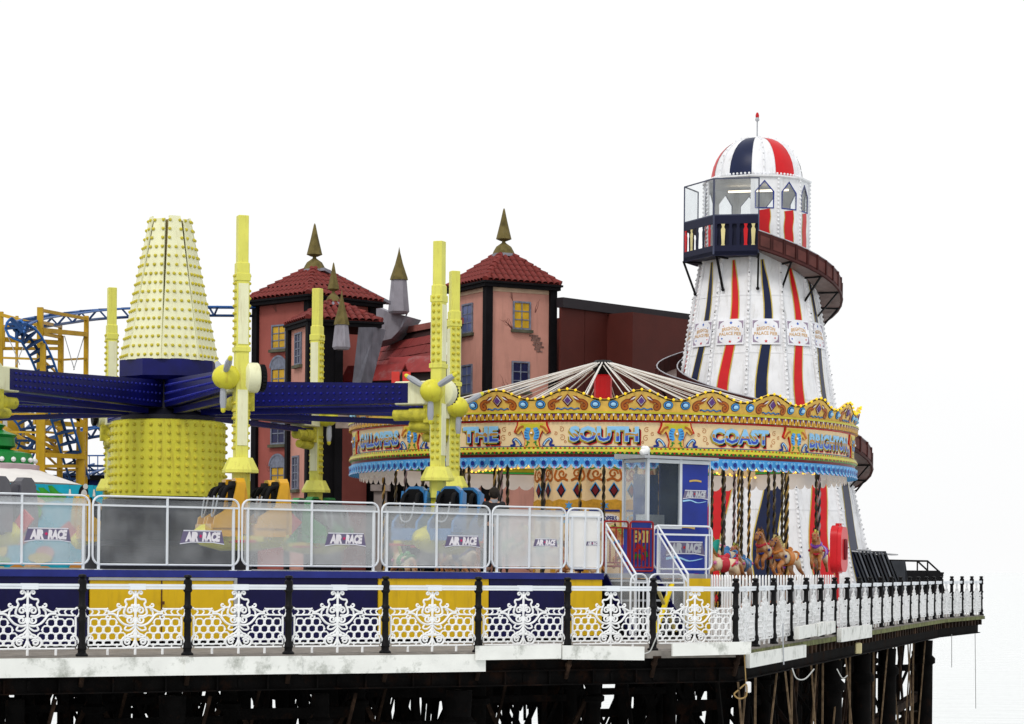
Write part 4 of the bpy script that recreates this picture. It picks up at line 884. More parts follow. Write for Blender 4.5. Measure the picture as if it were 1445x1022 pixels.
def horse(label, cols, a, x, y, zoff, yaw=0):
    root = thing('carousel_horse', label, 'carousel horse', CC+Vector((x, y, zoff)), a+math.pi+yaw, 'galloping horses on the carousel'); root.scale = (.8,.8,.8)
    obj('body', HB, root); obj('ears_and_eyes', EAR, root); MANE_me = MANEC.setdefault(cols[2], MANE.mesh('mane', mat('mane '+str(cols[2]), cols[2], .5, var=.4, scale=15))); obj('mane', MANE_me, root)
    m1 = mat('saddle '+str(cols[0]), cols[0], .35, coat=.3); m2 = mat('trim '+str(cols[1]), cols[1], .35)
    obj('saddle', SADC.setdefault(cols[0], saddle_mesh(m1, m2).mesh('saddle', m1)), root)
    MB().tube(spline([(.40,-.19,1.1),(.54,0,.98),(.40,.19,1.1)],5), .035, 6).build('breast_strap', m2, root); MB().tube(spline([(.50,-.14,1.3),(.66,-.02,1.22),(.50,.14,1.3)],5), .06, 6).build('neck_garland', m1, root); q = MB(); q.tube([(.80,-.11,1.52),(.86,0,1.62),(.80,.11,1.52),(.76,0,1.40),(.80,-.11,1.52)], .016, 5); q.build('bridle', m2, root)
    for fx_, s_ in ((.42,-1),(.42,1),(-.36,-1),(-.36,1)): q = MB(); flower(q, (fx_, s_*(.22 if fx_ > 0 else .235), 1.11), .10, s_); q.build('rosette', mat('rosette '+str(cols[1]), cols[1], .4), root)
    q = MB(); q.tube(spline([(-.18,-.24,1.0),(-.4,-.2,1.16),(-.52,0,1.26),(-.4,.2,1.16),(-.18,.24,1.0)],5), .035, 6); q.build('crupper', mat('crupper '+str(cols[0]), cols[0], .4), root)
MANEC = {}; SADC = {}
HCOL = [('blue', (.03,.2,.5)), ('purple', (.18,.03,.4)), ('teal', (.02,.3,.28)), ('red', (.5,.02,.04)), ('green', (.03,.3,.06)), ('pink', (.6,.15,.35)), ('orange', (.6,.2,.02)), ('navy', (.01,.03,.2))]
MCOL = [(.5,.45,.06), (.3,.35,.06), (.25,.12,.03), (.6,.5,.2)]
SPOT = {0:'outer row', 1:'middle row', 2:'inner row'}
cnt = 0; seen = set()
for ring, k, a, x, y in HPOS:
    deg = (math.degrees(a)+180) % 360-180
    if not (-75 < deg < 88): continue
    if ring == 2 and deg < 0: continue
    sc_, tr_ = HCOL[(cnt*3) % 8], HCOL[(cnt*3+1+2*(cnt//8)+cnt % 2) % 8]; cnt += 1
    horse(f'tan galloping horse with {sc_[0]} saddle and {tr_[0]} rosettes in the {SPOT[ring]} of the carousel', (sc_[1], tr_[1], MCOL[cnt % 4]), a, x, y, .98+.2*math.sin(cnt*2.1), .0)
# cockerel among the horses
TEAL = mat('teal feathers', (.01,.3,.24), .4, var=.3)
a = R(24.5); x, y = 5.6*math.sin(a), -5.6*math.cos(a); ck = thing('carousel_cockerel', 'teal and green carousel cockerel with yellow crest beside the blue booth', 'carousel cockerel', CC+Vector((x, y, .85)), a+math.pi)
ckb = skin_mesh([(0,0,1.0),(.25,0,1.05),(.4,0,1.3),(.45,0,1.5),(-.24,0,1.1),(-.34,0,1.34),(-.42,0,1.42),(.05,.1,.7),(.12,.1,.4),(.05,-.1,.7),(-.05,-.1,.4)], [(0,1),(1,2),(2,3),(0,4),(4,5),(5,6),(0,7),(7,8),(0,9),(9,10)], [.2,.19,.12,.09,.15,.09,.03,.07,.04,.07,.04], 'body', TEAL); obj('body', ckb, ck)
q = MB(); q.tube([(.38,0,1.6),(.45,0,1.68),(.55,0,1.62)], [.03,.05,.02], 6); q.lathe([(.05,0),(0,.16)], 6, c=(.53,0,1.5), axis=Matrix.Rotation(R(100),3,'Y')); q.build('crest_and_beak', mat('crest yellow', (.6,.5,.05), .4), ck)
# ================================================================ white picket fence round the carousel
pk = MB().prism([(-.055,0),(.055,0),(.055,1.33),(.04,1.39),(0,1.42),(-.04,1.39),(-.055,1.33)], lambda u, v, d: (u, d, v), -.012, .012).mesh('picket', WHITE, 0)
def pickets(p, q_, label, sp=.25):
    p, q_ = Vector(p), Vector(q_); d_ = q_-p; root = thing('picket_fence', label, 'fence', p, math.atan2(d_.y, d_.x)); n2 = int(d_.length/sp)
    for i in range(n2): obj('picket', pk, root, loc=(.08+i*d_.length/n2, 0, 0))
    for zz in (.3, 1.08): MB().box(0, d_.length, .014, .05, zz, zz+.08).build('rail', WHITE, root, smooth=0)
    return root
pq = MS @ Vector((1.6, 1.3, 0))
fx = P(1003, 860, 51.2); fx.z = 0
fr1 = pickets(fx, MS @ Vector((2.6, .55, 0)), 'white picket fence between the booth and the deck corner')
pickets(MS @ Vector((2.7, .55, 0)), MS @ Vector((16.5, .45, 0)), 'white picket fence close behind the side railing', .34)
o = MB(); L0 = (MS @ Vector((2.6,.55,0))-fx); o.M = Matrix.Translation(fx+L0*.36) @ Matrix.Rotation(math.atan2(L0.y, L0.x), 4, 'Z')
f2 = lambda u, v, d: (u, -.02+d, v+.92)
o.cur = 0; o.prism([(-.28,.1),(-.12,.22),(0,.16),(.12,.22),(.28,.1),(.24,0),(.28,-.1),(.12,-.24),(0,-.18),(-.12,-.24),(-.28,-.1),(-.24,0)], f2, -.03, 0); o.cur = 1; o.prism([(-.16,0),(0,.09),(.16,0),(0,-.09)], f2, -.05, -.03)
o.cur = 2
for sx_ in (-1,1):
    for sz_ in (-1,1): o.ribbon([(sx_*.15+.08*u, sz_*.13+.08*v) for u, v in spiral(0,0,1,0,1.3,8)], .035, f2, -.04)
tag(o.build('carved_plaque', [BLACK, RED, GOLD], smooth=0), 'carved gold and black plaque with red centre on the picket fence', 'plaque')
# ================================================================ helter skelter
HC = P(1064, 700, 78); HC.z = 0
hel = thing('helter_skelter', 'white lighthouse helter skelter with red and navy stripes and brown spiral slide', 'helter skelter', HC)
HW = mat('helter white', (.78,.79,.82), .45, var=.06, dirt=(.40,.38,.34), damt=.6, dscale=1.8, streak=3); HRED = mat('helter red', (.56,.01,.015), .38, var=.08); HNAV = mat('helter navy', (.006,.012,.05), .38, var=.15); HGOLD = mat('helter gold line', (.55,.42,.08), .45)
HPRO = [(0,4.05),(2.3,3.56),(4.2,3.13),(6.7,2.56),(8.0,2.34),(9.4,2.13),(10.9,1.86),(11.75,1.74)]
def hr(zz):
    for (z0, r0_), (z1, r1_) in zip(HPRO, HPRO[1:]):
        if zz <= z1: return r0_+(r1_-r0_)*(zz-z0)/(z1-z0)
    return HPRO[-1][1]
N12 = 12; A0 = R(-27)          # middle of face 0, measured from the camera side towards the right
CO = math.cos(R(15))
def face(k):
    a = A0+R(30)*k; o = Vector((math.sin(a), -math.cos(a), 0)); e = Vector((math.cos(a), math.sin(a), 0)); return a, o, e
for k in range(N12):
    a, o, e = face(k); pf = lambda u, v, d, o=o, e=e: tuple(o*(hr(v)*CO+d)+e*u+Vector((0,0,v)))
    zs = [p[0] for p in HPRO]; q = MB(); vs = []
    for v in zs: w_ = hr(v)*math.sin(R(15)); vs += [pf(-w_, v, 0), pf(w_, v, 0)]
    q.add(vs, [(2*i,2*i+1,2*i+3,2*i+2) for i in range(len(zs)-1)])
    # joint strips between the plates
    for v in (3.4,5.2,6.9,8.35,10.2): w_ = hr(v)*math.sin(R(15)); q.prism([(-w_*.95,v),(w_*.95,v),(w_*.95,v+.05),(-w_*.95,v+.05)], pf, .012, -.01)
    # small framed sub panels between strips
    for v0, v1 in ((3.5,5.1),(5.3,6.8),(7.0,8.25),(8.6,10.1)):
        for sg in (-1,1): 
            w_ = hr(v1)*math.sin(R(15)); q.ribbon([(sg*w_*.82,v0+.12),(sg*w_*.82,v1-.12)], .025, pf, .010)
    fc = q.build('side_plate', HW, hel, smooth=0)
    # waving painted stripe with gold edges
    dark = (k % 2 == 1); pts = []; wd = []
    for i in range(33):
        v = .3+(11.35-.3)*i/32; f = i/32; w_ = hr(v)*math.sin(R(15)); s_ = max(0, 1-max(0, f-.93)/.07)
        pts.append(((.22*math.sin((v-8.4)*1.25)-.05)*w_+(.06 if v < 6 else 0), v)); wd.append(max(.04, (.60-.38*f)*w_*1.5*(.25+.75*s_)))
    for lay, (m, ex, dd) in enumerate(((HGOLD, .07, .014), (HNAV if dark else HRED, 0, .018))):
        MB().ribbon(pts, [x+ex for x in wd], pf, dd).build('stripe', m, fc, smooth=0)
    # signboard
    vs = 8.62; w_ = hr(vs)*math.sin(R(15))*.80; q = MB(); q.cur = 0; q.prism([(-w_,vs),(w_,vs),(w_*.94,vs+.82),(-w_*.94,vs+.82)], pf, .05, .02)
    q.cur = 1
    for sx_ in (-1,1):
        for v_, sz_ in ((vs+.06,1),(vs+.76,-1)):
            q.sheet([(sx_*w_*.9,v_),(sx_*w_*.5,v_),(sx_*w_*.72,v_+sz_*.06),(sx_*w_*.8,v_+sz_*.1),(sx_*w_*.84,v_+sz_*.24),(sx_*w_*.9,v_+sz_*.24)], pf, .054)
    q.cur = 2
    v1, f1 = text2d('BRIGHTON', .12, .02, 0, w_*1.25); q.text(([(u, vs+.52+b_-.09*(u/w_)**2*1.4) for u, b_ in v1], f1), pf, .056)
    v1, f1 = text2d('PALACE PIER', .11, .02, 0, w_*1.6); q.text(([(u, vs+.36+b_-.05*(u/w_)**2) for u, b_ in v1], f1), pf, .056)
    q.cur = 3; q.sheet(star(0,vs+.70,.06), pf, .056); q.sheet(star(w_*.55,vs+.58,.03), pf, .056); q.sheet(star(-w_*.6,vs+.2,.04), pf, .056)
    q.cur = 4; q.sheet(star(0,vs+.1,.06), pf, .056); q.sheet(star(-w_*.55,vs+.6,.025), pf, .056); q.sheet(star(w_*.62,vs+.2,.035), pf, .056)
    q.build('signboard', [mat('sign white', (.8,.81,.86), .4), mat('sign scroll', (.3,.24,.33), .5), mat('sign lettering', (.62,.38,.16), .4), mat('sign blue', (.02,.1,.5), .4), HRED], fc, smooth=0)
    # corner rib with scalloped cresting
    ac = a+R(15); oc = Vector((math.sin(ac), -math.cos(ac), 0)); q = MB(); q.tube([oc*(hr(v)+.01)+Vector((0,0,v)) for v in (0,2.3,4.2,6.7,9.4,11.7)], .055, 6)
    t = .3
    ec = Vector((math.cos(ac), math.sin(ac), 0))
    while t < 11.6: q.ball(tuple(oc*(hr(t)+.05)+Vector((0,0,t))), .055, 6, 4); t += .15
    q.build('corner_rib', HW, hel)
    q = MB(); t = 1
    while t < 11.5: q.ball(tuple(oc*(hr(t)+.1)+Vector((0,0,t))), .022, 5, 3); t += .62
    q.build('lamp_caps', BLACK, hel, stuff=True)
# cabin with pointed windows
CR0, CZ0, CZ1 = 1.69, 11.6, 14.0
INT = mat('cabin lining', (.5,.5,.48), .6)
for k in range(N12):
    a, o, e = face(k); w_ = CR0*math.sin(R(15)); pf = lambda u, v, d, o=o, e=e: tuple(o*(CR0*CO+d)+e*u+Vector((0,0,v)))
    if k in (0, 11): continue        # doorway on to the balcony
    q = MB(); q.prism([(-w_,CZ0),(w_,CZ0),(w_,12.98),(-w_,12.98)], pf, 0, -.04)
    win = [(-w_*.66,13.0),(w_*.66,13.0),(w_*.66,13.52),(0,13.86),(-w_*.66,13.52)]
    q.add([pf(*p, 0) for p in [(-w_,12.98),(w_,12.98),(w_,14.0),(0,14.0),(-w_,14.0)]+win], [(0,1,6,5),(1,2,7,6),(2,3,8,7),(3,4,9,8),(4,0,5,9)])
    q.add([pf(p[0], p[1], -.04) for p in [(-w_,12.98),(w_,12.98),(w_,14.0),(0,14.0),(-w_,14.0)]+win], [(5,6,1,0),(6,7,2,1),(7,8,3,2),(8,9,4,3),(9,5,0,4)])
    wl = q.build('cabin_wall', HW, hel, smooth=0)
    q = MB(); q.ribbon(win, .05, pf, .012, True); q.build('window_frame', NBLUE, wl, smooth=0)
    MB().sheet(win, pf, -.02).build('window_pane', GLASS, wl, smooth=0)
    for m, x, dd in ((HGOLD, .05, .008), (HRED, 0, .012)): MB().ribbon([(.02*math.sin(v*9), v) for v in [11.65+1.3*i/12 for i in range(13)]], w_*.78+x, pf, dd).build('stripe', m, wl, smooth=0)
    ac = a+R(15); oc = Vector((math.sin(ac), -math.cos(ac), 0)); q = MB(); q.tube([oc*CR0+Vector((0,0,v)) for v in (CZ0,CZ1)], .04, 6); t = CZ0+.1
    while t < CZ1: q.ball(tuple(oc*(CR0+.03)+Vector((0,0,t))), .045, 6, 4); t += .13
    q.build('cabin_rib', HW, hel)
MB().lathe([(CR0-.06,CZ0+.02),(0,CZ0+.03)], 24).build('cabin_floor', INT, hel); MB().lathe([(CR0-.05,13.98),(0,13.99)], 24).build('cabin_ceiling', mat('cabin ceiling', (.3,.26,.2), .7), hel)
q = MB(); q.bar((-.9,.2,13.78),(1.0,-.3,13.78),.07,.06); q.build('strip_light', mat('fluorescent tube', (1,.85,.6), .3, emit=2.2), hel)
MB().lathe([(CR0+.02,13.96),(CR0+.08,14.0),(CR0+.08,14.05),(CR0-.1,14.08)], 12, a0=A0+R(15)-R(90), a1=A0+R(15)-R(90)+2*math.pi).build('cornice', HW, hel, smooth=20)
# dome gores
DR = 1.47; prof_d = [(DR*math.cos(t)**.85, 14.06+1.42*math.sin(t)) for t in [R(90)*i/9 for i in range(9)]]+[(.06,15.47)]
for k in range(N12):
    a, o, e = face(k); q = MB(); h_ = R(15)
    for r_, zz in prof_d: pass
    vs = []
    for r_, zz in prof_d:
        for s_ in (-1,-.5,0,.5,1): t = a+h_*s_; vs.append((r_*math.sin(t), -r_*math.cos(t), zz))
    n5 = 5; q.add(vs, [(i*n5+j, i*n5+j+1, (i+1)*n5+j+1, (i+1)*n5+j) for i in range(len(prof_d)-1) for j in range(4)]); g = q.build('dome_gore', HW, hel)
    q = MB(); m = (HNAV, HRED)[(k//2) % 2] if k % 2 == 0 else HW
    if k % 2 == 0:
        vs = []
        for r_, zz in prof_d:
            for s_ in (-.98,-.5,0,.5,.98): t = a+h_*s_; vs.append(((r_+.012)*math.sin(t), -(r_+.012)*math.cos(t), zz+.006))
        q.add(vs, [(i*n5+j, i*n5+j+1, (i+1)*n5+j+1, (i+1)*n5+j) for i in range(len(prof_d)-2) for j in range(4)]); q.build('painted_gore', m, g)
    if k % 2 == 1:
        q = MB(); q.tube([((r_+.02)*math.sin(a), -(r_+.02)*math.cos(a), zz) for r_, zz in prof_d], .04, 6)
        for r_, zz in prof_d[:-1]: q.ball(((r_+.06)*math.sin(a), -(r_+.06)*math.cos(a), zz+.03), .03, 6, 4)
        q.build('dome_rib', HW, hel)
q = MB()
for i in range(72): t = 2*math.pi*i/72; q.ball((1.5*math.sin(t), -1.5*math.cos(t), 14.13), .04, 6, 4)
q.build('dome_beading', HW, hel, stuff=True)
MB().lathe([(.18,15.42),(.14,15.5),(.05,15.54),(.0,15.56)], 10).build('dome_cap', HW, hel)
MB().tube([(0,0,15.5),(0,0,16.05)], .025, 6).build('mast', GREY, hel); MB().lathe([(.06,16.05),(.07,16.1),(.05,16.16)], 8).build('lamp_base', GREY, hel); MB().lathe([(.055,16.16),(.06,16.24),(.03,16.32),(0,16.33)], 8).build('mast_lamp', RED, hel)
# balcony
def hp(px, py, Y): v = P(px, py, Y)-HC; return v
b0, b1, b2, b3 = (Vector((math.sin(R(t))*r_, -math.cos(R(t))*r_, 0)) for t, r_ in ((-4,2.35),(-37,2.6),(-82,2.4),(-112,2.0)))
up = Vector((0,0,1)); BN = mat('balcony navy', (.004,.006,.03), .5); BZ = 11.55
q = MB(); q.add([b0+up*BZ, b1+up*BZ, b2+up*BZ, b3+up*BZ, up*BZ, b0+up*(BZ-.12), b1+up*(BZ-.12), b2+up*(BZ-.12), b3+up*(BZ-.12), up*(BZ-.12)], [(0,1,2,3,4),(9,8,7,6,5),(0,5,6,1),(1,6,7,2),(2,7,8,3)]); q.build('balcony_floor', BN, hel, smooth=0)
for i, (p, q_) in enumerate(((b0,b1),(b1,b2),(b2,b3))):
    d_ = (q_-p); L_ = d_.length; d_ = d_.normalized(); nn = Vector((d_.y,-d_.x,0)); pf = lambda u, v, d, p=p, d_=d_, nn=nn: tuple(p+d_*u+nn*d+up*v)
    MB().prism([(0,BZ-.14),(L_,BZ-.14),(L_,BZ+.18),(0,BZ+.18)], pf, 0, .04).build('balcony_skirt', BN, hel, smooth=0); q = MB(); q.prism([(0,BZ+.86),(L_,BZ+.86),(L_,BZ+1.12),(0,BZ+1.12)], pf, 0, .04); bp_ = q.build('balcony_panel', BN, hel, smooth=0)
    CRB = mat('cream baluster', (.70,.62,.30), .5); seq = ([CRB,HRED,BN,BN,CRB,BN],[HRED,BN,BN,CRB,HRED],[BN,BN,BN,BN])[i]; nb = len(seq)
    if i == 0: MB().sheet([(0,BZ+.1),(L_,BZ+.1),(L_,BZ+.9),(0,BZ+.9)], pf, .12).build('back_sheet', BN, bp_, smooth=0)
    for j in range(nb):
        u = L_*(j+.7)/nb; m = seq[j]
        w_ = .055; MB().prism([(u-w_*1.1,BZ+.18),(u+w_*1.1,BZ+.18),(u+w_*.8,BZ+.24),(u+w_*1.25,BZ+.68),(u+w_*.6,BZ+.76),(u+w_*1.1,BZ+.86),(u-w_*1.1,BZ+.86),(u-w_*.6,BZ+.76),(u-w_*1.25,BZ+.68),(u-w_*.8,BZ+.24)], pf, .005, .03).build('baluster', m, bp_, smooth=0)
    MB().sheet([(.03,BZ+1.14),(L_-.03,BZ+1.14),(L_-.03,BZ+2.28),(.03,BZ+2.28)], pf, .02).build('screen_pane', GLASS, bp_, smooth=0)
    q = MB(); q.bar(pf(0,BZ-.1,.02), pf(0,BZ+2.3,.02), .04); q.bar(pf(L_,BZ-.1,.02), pf(L_,BZ+2.3,.02), .04); q.bar(pf(0,BZ+2.29,.02), pf(L_,BZ+2.29,.02), .035); q.bar(pf(0,BZ+1.14,.02), pf(L_,BZ+1.14,.02), .035); q.build('screen_frame', mat('steel blue frame', (.06,.07,.12), .4), bp_, smooth=0)
for t in (-4,-37,-82):
    q = MB()
    o = Vector((math.sin(R(t)), -math.cos(R(t)), 0)); q.bar(o*2.4+up*(BZ-.1), o*(hr(10.4)+.05)+up*10.4, .06); q.ball(tuple(o*(hr(10.4)+.05)+up*10.4), .06, 6, 4)
    q.bar(o*2.4+up*(BZ-.12), o*1.7+up*(BZ-.12), .08)
    q.build('balcony_strut', BLACK, hel, smooth=0)
# spiral slide
BRN = mat('slide brown', (.05,.010,.009), .5, var=.25, scale=3); BRN2 = mat('slide panel brown', (.10,.03,.026), .55, var=.25, scale=3); RIMG = mat('slide rim', (.42,.42,.46), .35, metal=.3); TRO = mat('slide bed', (.2,.15,.14), .35, var=.3)
def slz(ph): return 11.62-5.35*ph/360 if ph < 360 else 6.27-5.9*(ph-360)/360
def slp(ph, off, dz):
    zz = slz(ph); r_ = hr(max(0, zz))+off; a = R(ph); return Vector((r_*math.sin(a), -r_*math.cos(a), zz+dz))
W0, W1 = .12, .78; ST = 9; phs = [-4+ST*i for i in range(int(664/ST)+1)]
bed = MB(); vs = []
for ph in phs: vs += [slp(ph, W0, .0), slp(ph, W1, .0), slp(ph, W1, -.10), slp(ph, W0, -.10)]
bed.add(vs, [(4*i+j, 4*i+(j+1) % 4, 4*i+4+(j+1) % 4, 4*i+4+j) for i in range(len(phs)-1) for j in range(4)]); sl = bed.build('slide', [TRO], hel, smooth=0)
for off, nm in ((W0, 'inner_wall'), (W1, 'outer_wall')):
    vs = []; q = MB()
    for ph in phs: vs += [slp(ph, off-.02, -.1), slp(ph, off+.02, -.1), slp(ph, off+.02, .46), slp(ph, off-.02, .46)]
    q.add(vs, [(4*i+j, 4*i+4+j, 4*i+4+(j+1) % 4, 4*i+(j+1) % 4) for i in range(len(phs)-1) for j in range(4)]); q.build(nm, BRN, sl, smooth=0)
    MB().tube([slp(ph, off, .48) for ph in phs], .02, 6).build('rim', RIMG if True else BRN, sl)
for i in range(len(phs)-1):
    ph = phs[i]
    if 95 < ph < 235 or 455 < ph < 600: continue
    q = MB(); f = lambda u, v, d: tuple(slp(ph+ST*u, W1+.02+d, v))
    q.prism([(.14,.02),(.86,.02),(.86,.34),(.14,.34)], f, .012, 0); q.build('slide_panel', BRN2, sl, smooth=0)
    q = MB(); q.prism([(-.06,-.12),(.06,-.12),(.06,.46),(-.06,.46)], f, .04, 0); q.build('slide_rib', BRN, sl, smooth=0)
MB().tube([slp(ph, W1+.03, -.08) for ph in phs], .05, 5).build('lower_rim', BRN, sl)
for ph in range(20, 620, 26):
    q = MB(); q.bar(slp(ph, W1-.02, -.1), slp(ph, -.0, -1.0)*1 if True else 0, .05); q.bar(slp(ph, W0, -.12), slp(ph, W1, -.12), .06); q.build('slide_bracket', BLACK, hel, smooth=0)
# the foot of the tower: grey landing ring
MB().lathe([(4.3,0),(4.3,.9),(4.1,1.0),(3.9,1.0)], 24).build('plinth', mat('grey plinth', (.3,.31,.33), .6, var=.2), hel)
# ================================================================ things at the seaward end
# black slatted panels leaning in a row
def place(px, py, Y): p = P(px, py, Y); p.z = 0; return p
root = thing('stacked_panels', 'row of black framed panels leaning against each other beside the helter skelter', 'panels', place(1195, 860, 76), R(10)); root.scale = (1.0,1,1.36)
for i in range(11):
    q = MB(); x = i*.125; t = .32
    for y0_, y1_ in ((0,.05),(1.3,1.35)): q.bar((x,y0_,1.55),(x+.85,y0_,.0),.035,.05)
    q.bar((x,0,1.55),(x,1.35,1.55),.05,.06)
    q.add([(x+.02,.03,1.5),(x+.83,.03,.05),(x+.83,1.32,.05),(x+.02,1.32,1.5)], [(0,1,2,3)]); q.build('panel', mat('black slate panel', (.03,.034,.042), .4, var=.3) if i % 3 else mat('grey edge panel', (.10,.11,.13), .4), root, smooth=0)
q = MB(); q.prism([(1.42,1.36),(1.9,1.36),(1.9,.0),(2.2,.05)][:3]+[(2.2,.0)], lambda u, v, d: (u, d, v), -.04, 1.3); q.build('end_panel', mat('black slate panel', (.03,.034,.042)), root, smooth=0)
q = MB(); q.bar((-.1,.2,1.585),(1.7,.4,1.50),.5,.03); q.bar((-.4,.6,1.62),(.9,.7,1.60),.6,.03); q.bar((-.3,.5,1.65),(.4,.6,1.64),.4,.03); q.build('flat_sheet', mat('grey sheet', (.45,.46,.48), .5), root, smooth=0)
cage = thing('steel_cage_trolley', 'black steel trolley with an open wire cage and sloping end by the seaward railing', 'trolley', place(1246, 860, 79), R(8)); cage.scale = (1.2,1,1.63)
q = MB(); q.prism([(0,.1),(1.65,.1),(1.75,.55),(1.6,.95),(.1,.95)], lambda u, v, d: (u, d, v), 0, 1.1); q.build('tub', BLACK, cage, smooth=0)
q = MB()
for y in (0,1.1):
    for p_, q_ in (((.05,y,.95),(.0,y,1.15)),((.0,y,1.15),(1.25,y,1.14)),((1.25,y,1.14),(1.25,y,.1)),((1.25,y,1.14),(1.7,y,.85)),((.15,y,1.15),(.4,y,.95)),((.25,y,1.15),(.5,y,.95))): q.bar(p_, q_, .035)
for x, zz in ((0,1.15),(1.25,1.14),(1.7,.9)): q.bar((x,0,zz),(x,1.1,zz),.035)
q.ball((1.78,.5,.85), .06, 8, 5); q.build('cage_frame', BLACK, cage, smooth=0)
for x in (.3,1.4): MB().lathe([(.0,-.04),(.11,-.04),(.11,.04),(0,.04)], 10, c=(x,.1,.11), axis=Matrix.Rotation(R(90),3,'X')).build('wheel', RUBBER, cage)
# red lifebuoy cabinet on a post
lp = MS @ Vector((12.6, -.02, 0)); lb = thing('lifebuoy_cabinet', 'red plastic lifebuoy cabinet on a red post at the side railing', 'lifebuoy cabinet', lp, R(70))
CABR = mat('lifebuoy red', (.56,.014,.02), .35, var=.08)
sh = rrect(-.42,.42,1.46,2.62,.30,6)
q = MB(); q.prism(sh, lambda u, v, d: (u, d, v), .0, .17); q.build('case', CABR, lb); q = MB(); q.prism([(u*.92,(v-2.04)*.94+2.04) for u, v in sh], lambda u, v, d: (u, d, v), -.10, .0); q.build('lid', mat('lifebuoy red lid', (.62,.022,.03), .33), lb)
q = MB(); q.tube([(x,-.13,zz) for x, zz in ellipse(0,2.04,.07,.24)], .03, 6, True); q.build('handle', MAROON, lb); q = MB(); q.box(-.05,.05,.03,.12,.0,1.5); q.build('post', CABR, lb, smooth=0)
for x in (-.1,.1): MB().box(x-.03,x+.03,.0,.1,2.60,2.67).build('hinge', CABR, lb, smooth=0)
# ================================================================ mock castle house
PINK = mat('pink render', (.54,.265,.21), .8, var=.1, scale=1.2, dirt=(.30,.15,.12), damt=.6, dscale=.9, streak=4, bump=.15); PINKR = mat('red render', (.31,.085,.07), .8, var=.1, scale=1.2, dirt=(.2,.06,.05), damt=.5, streak=4, bump=.15)  # second render is one even redder tone for the left tower
TILE = mat('clay tile', (.17,.026,.022), .7, var=.4, scale=2.5, bump=.3, dirt=(.09,.03,.03), damt=.6, dscale=3); BLK = mat('black timber', (.006,.0055,.007), .7, var=.3, spec=.08); STONE = mat('grey faux stone', (.27,.26,.30), .7, var=.2, scale=2, dirt=(.12,.1,.12), damt=.7, dscale=1.5, streak=3, bump=.3)
MOSSY = mat('mossy finial', (.14,.11,.035), .8, var=.5, scale=4, bump=.4, dirt=(.05,.05,.05), damt=.6, dscale=4); LEAD = mat('lead flashing', (.22,.22,.26), .6, var=.2); WFR = mat('blue grey window frame', (.16,.18,.24), .6, var=.3, scale=8); WYEL = mat('amber window', (.55,.33,.02), .35, var=.2, scale=4); WNAV = mat('dark blue window', (.012,.014,.06), .25, var=.2); CREAMB = mat('cream frieze', (.55,.40,.28), .7, var=.15)
house = thing('haunted_house', 'pink mock castle house with red tiled tower roofs and mossy pointed finials', 'house', (P(560,700,84).x, 84, 0))
HO = Vector(house.location)
def to_house(v): return Vector(v)-HO
def wallf(K, d_, n_out):
    """facade frame: u along the wall, v height, d outwards"""
    return lambda u, v, d: tuple(to_house(K)+d_*u+n_out*d+Vector((0,0,v)))
tile_me = MB().lathe([(.12,0),(.105,.36)], 6, a0=0, a1=math.pi).mesh('roof_tile', TILE)  # half barrel, axis along slope
def roof_slope(e0, e1, apex, parent, w_=.235, ln=.31):
    """barrel tiles laid course by course on the triangle e0-e1-apex (house coordinates)"""
    e0, e1, apex = Vector(e0), Vector(e1), Vector(apex); ux = (e1-e0); L_ = ux.length; ux = ux.normalized(); foot = e0+ux*(apex-e0).dot(ux); sv = apex-foot; S_ = sv.length; sv = sv.normalized(); nn = ux.cross(sv).normalized(); xa = (apex-e0).dot(ux)
    base = MB().add([e0, e1, apex], [(0,1,2)]).build('roof_slope', TILE, parent, smooth=0)
    r_ = 0
    while r_*ln < S_*.93:
        f = r_*ln/S_; a = xa*f; b = L_-(L_-xa)*f; nn_ = int((b-a)/w_)
        for i in range(nn_):
            u = a+(b-a-nn_*w_)/2+(i+.5)*w_; p = e0+ux*u+sv*(r_*ln)+nn*.0
            M = Matrix((ux, nn, sv)).transposed().to_4x4(); M.translation = p; o = obj('roof_tile', tile_me, base, mtx=M)
        r_ += 1
    return base
def hip(e, apex, parent):
    q = MB(); e, apex = Vector(e), Vector(apex); d_ = (apex-e); L_ = d_.length; n_ = max(4, int(L_/.28))
    for i in range(n_): q.tube([e+d_*(i/n_)+Vector((0,0,.05)), e+d_*((i+1.15)/n_)+Vector((0,0,.02))], [.11,.085], 8)
    q.build('hip_tiles', TILE, parent, stuff=True)
def finial(p, r_, h_, parent, base=True, n=8):
    p = Vector(p); q = MB()
    if base: q.lathe([(r_*1.5,-.12),(r_*1.35,-.02),(r_*1.0,.14),(r_*.45,.24),(r_*.25,.28),(r_*.25,.36)], 8, c=p); b_ = .34
    else: b_ = 0
    q.lathe([(r_*.5,b_),(r_*1.05,b_+.06),(r_,b_+.1),(r_*.5,b_+h_*.55),(r_*.12,b_+h_*.95),(0,b_+h_)], n, c=p); q.build('finial', MOSSY, parent)
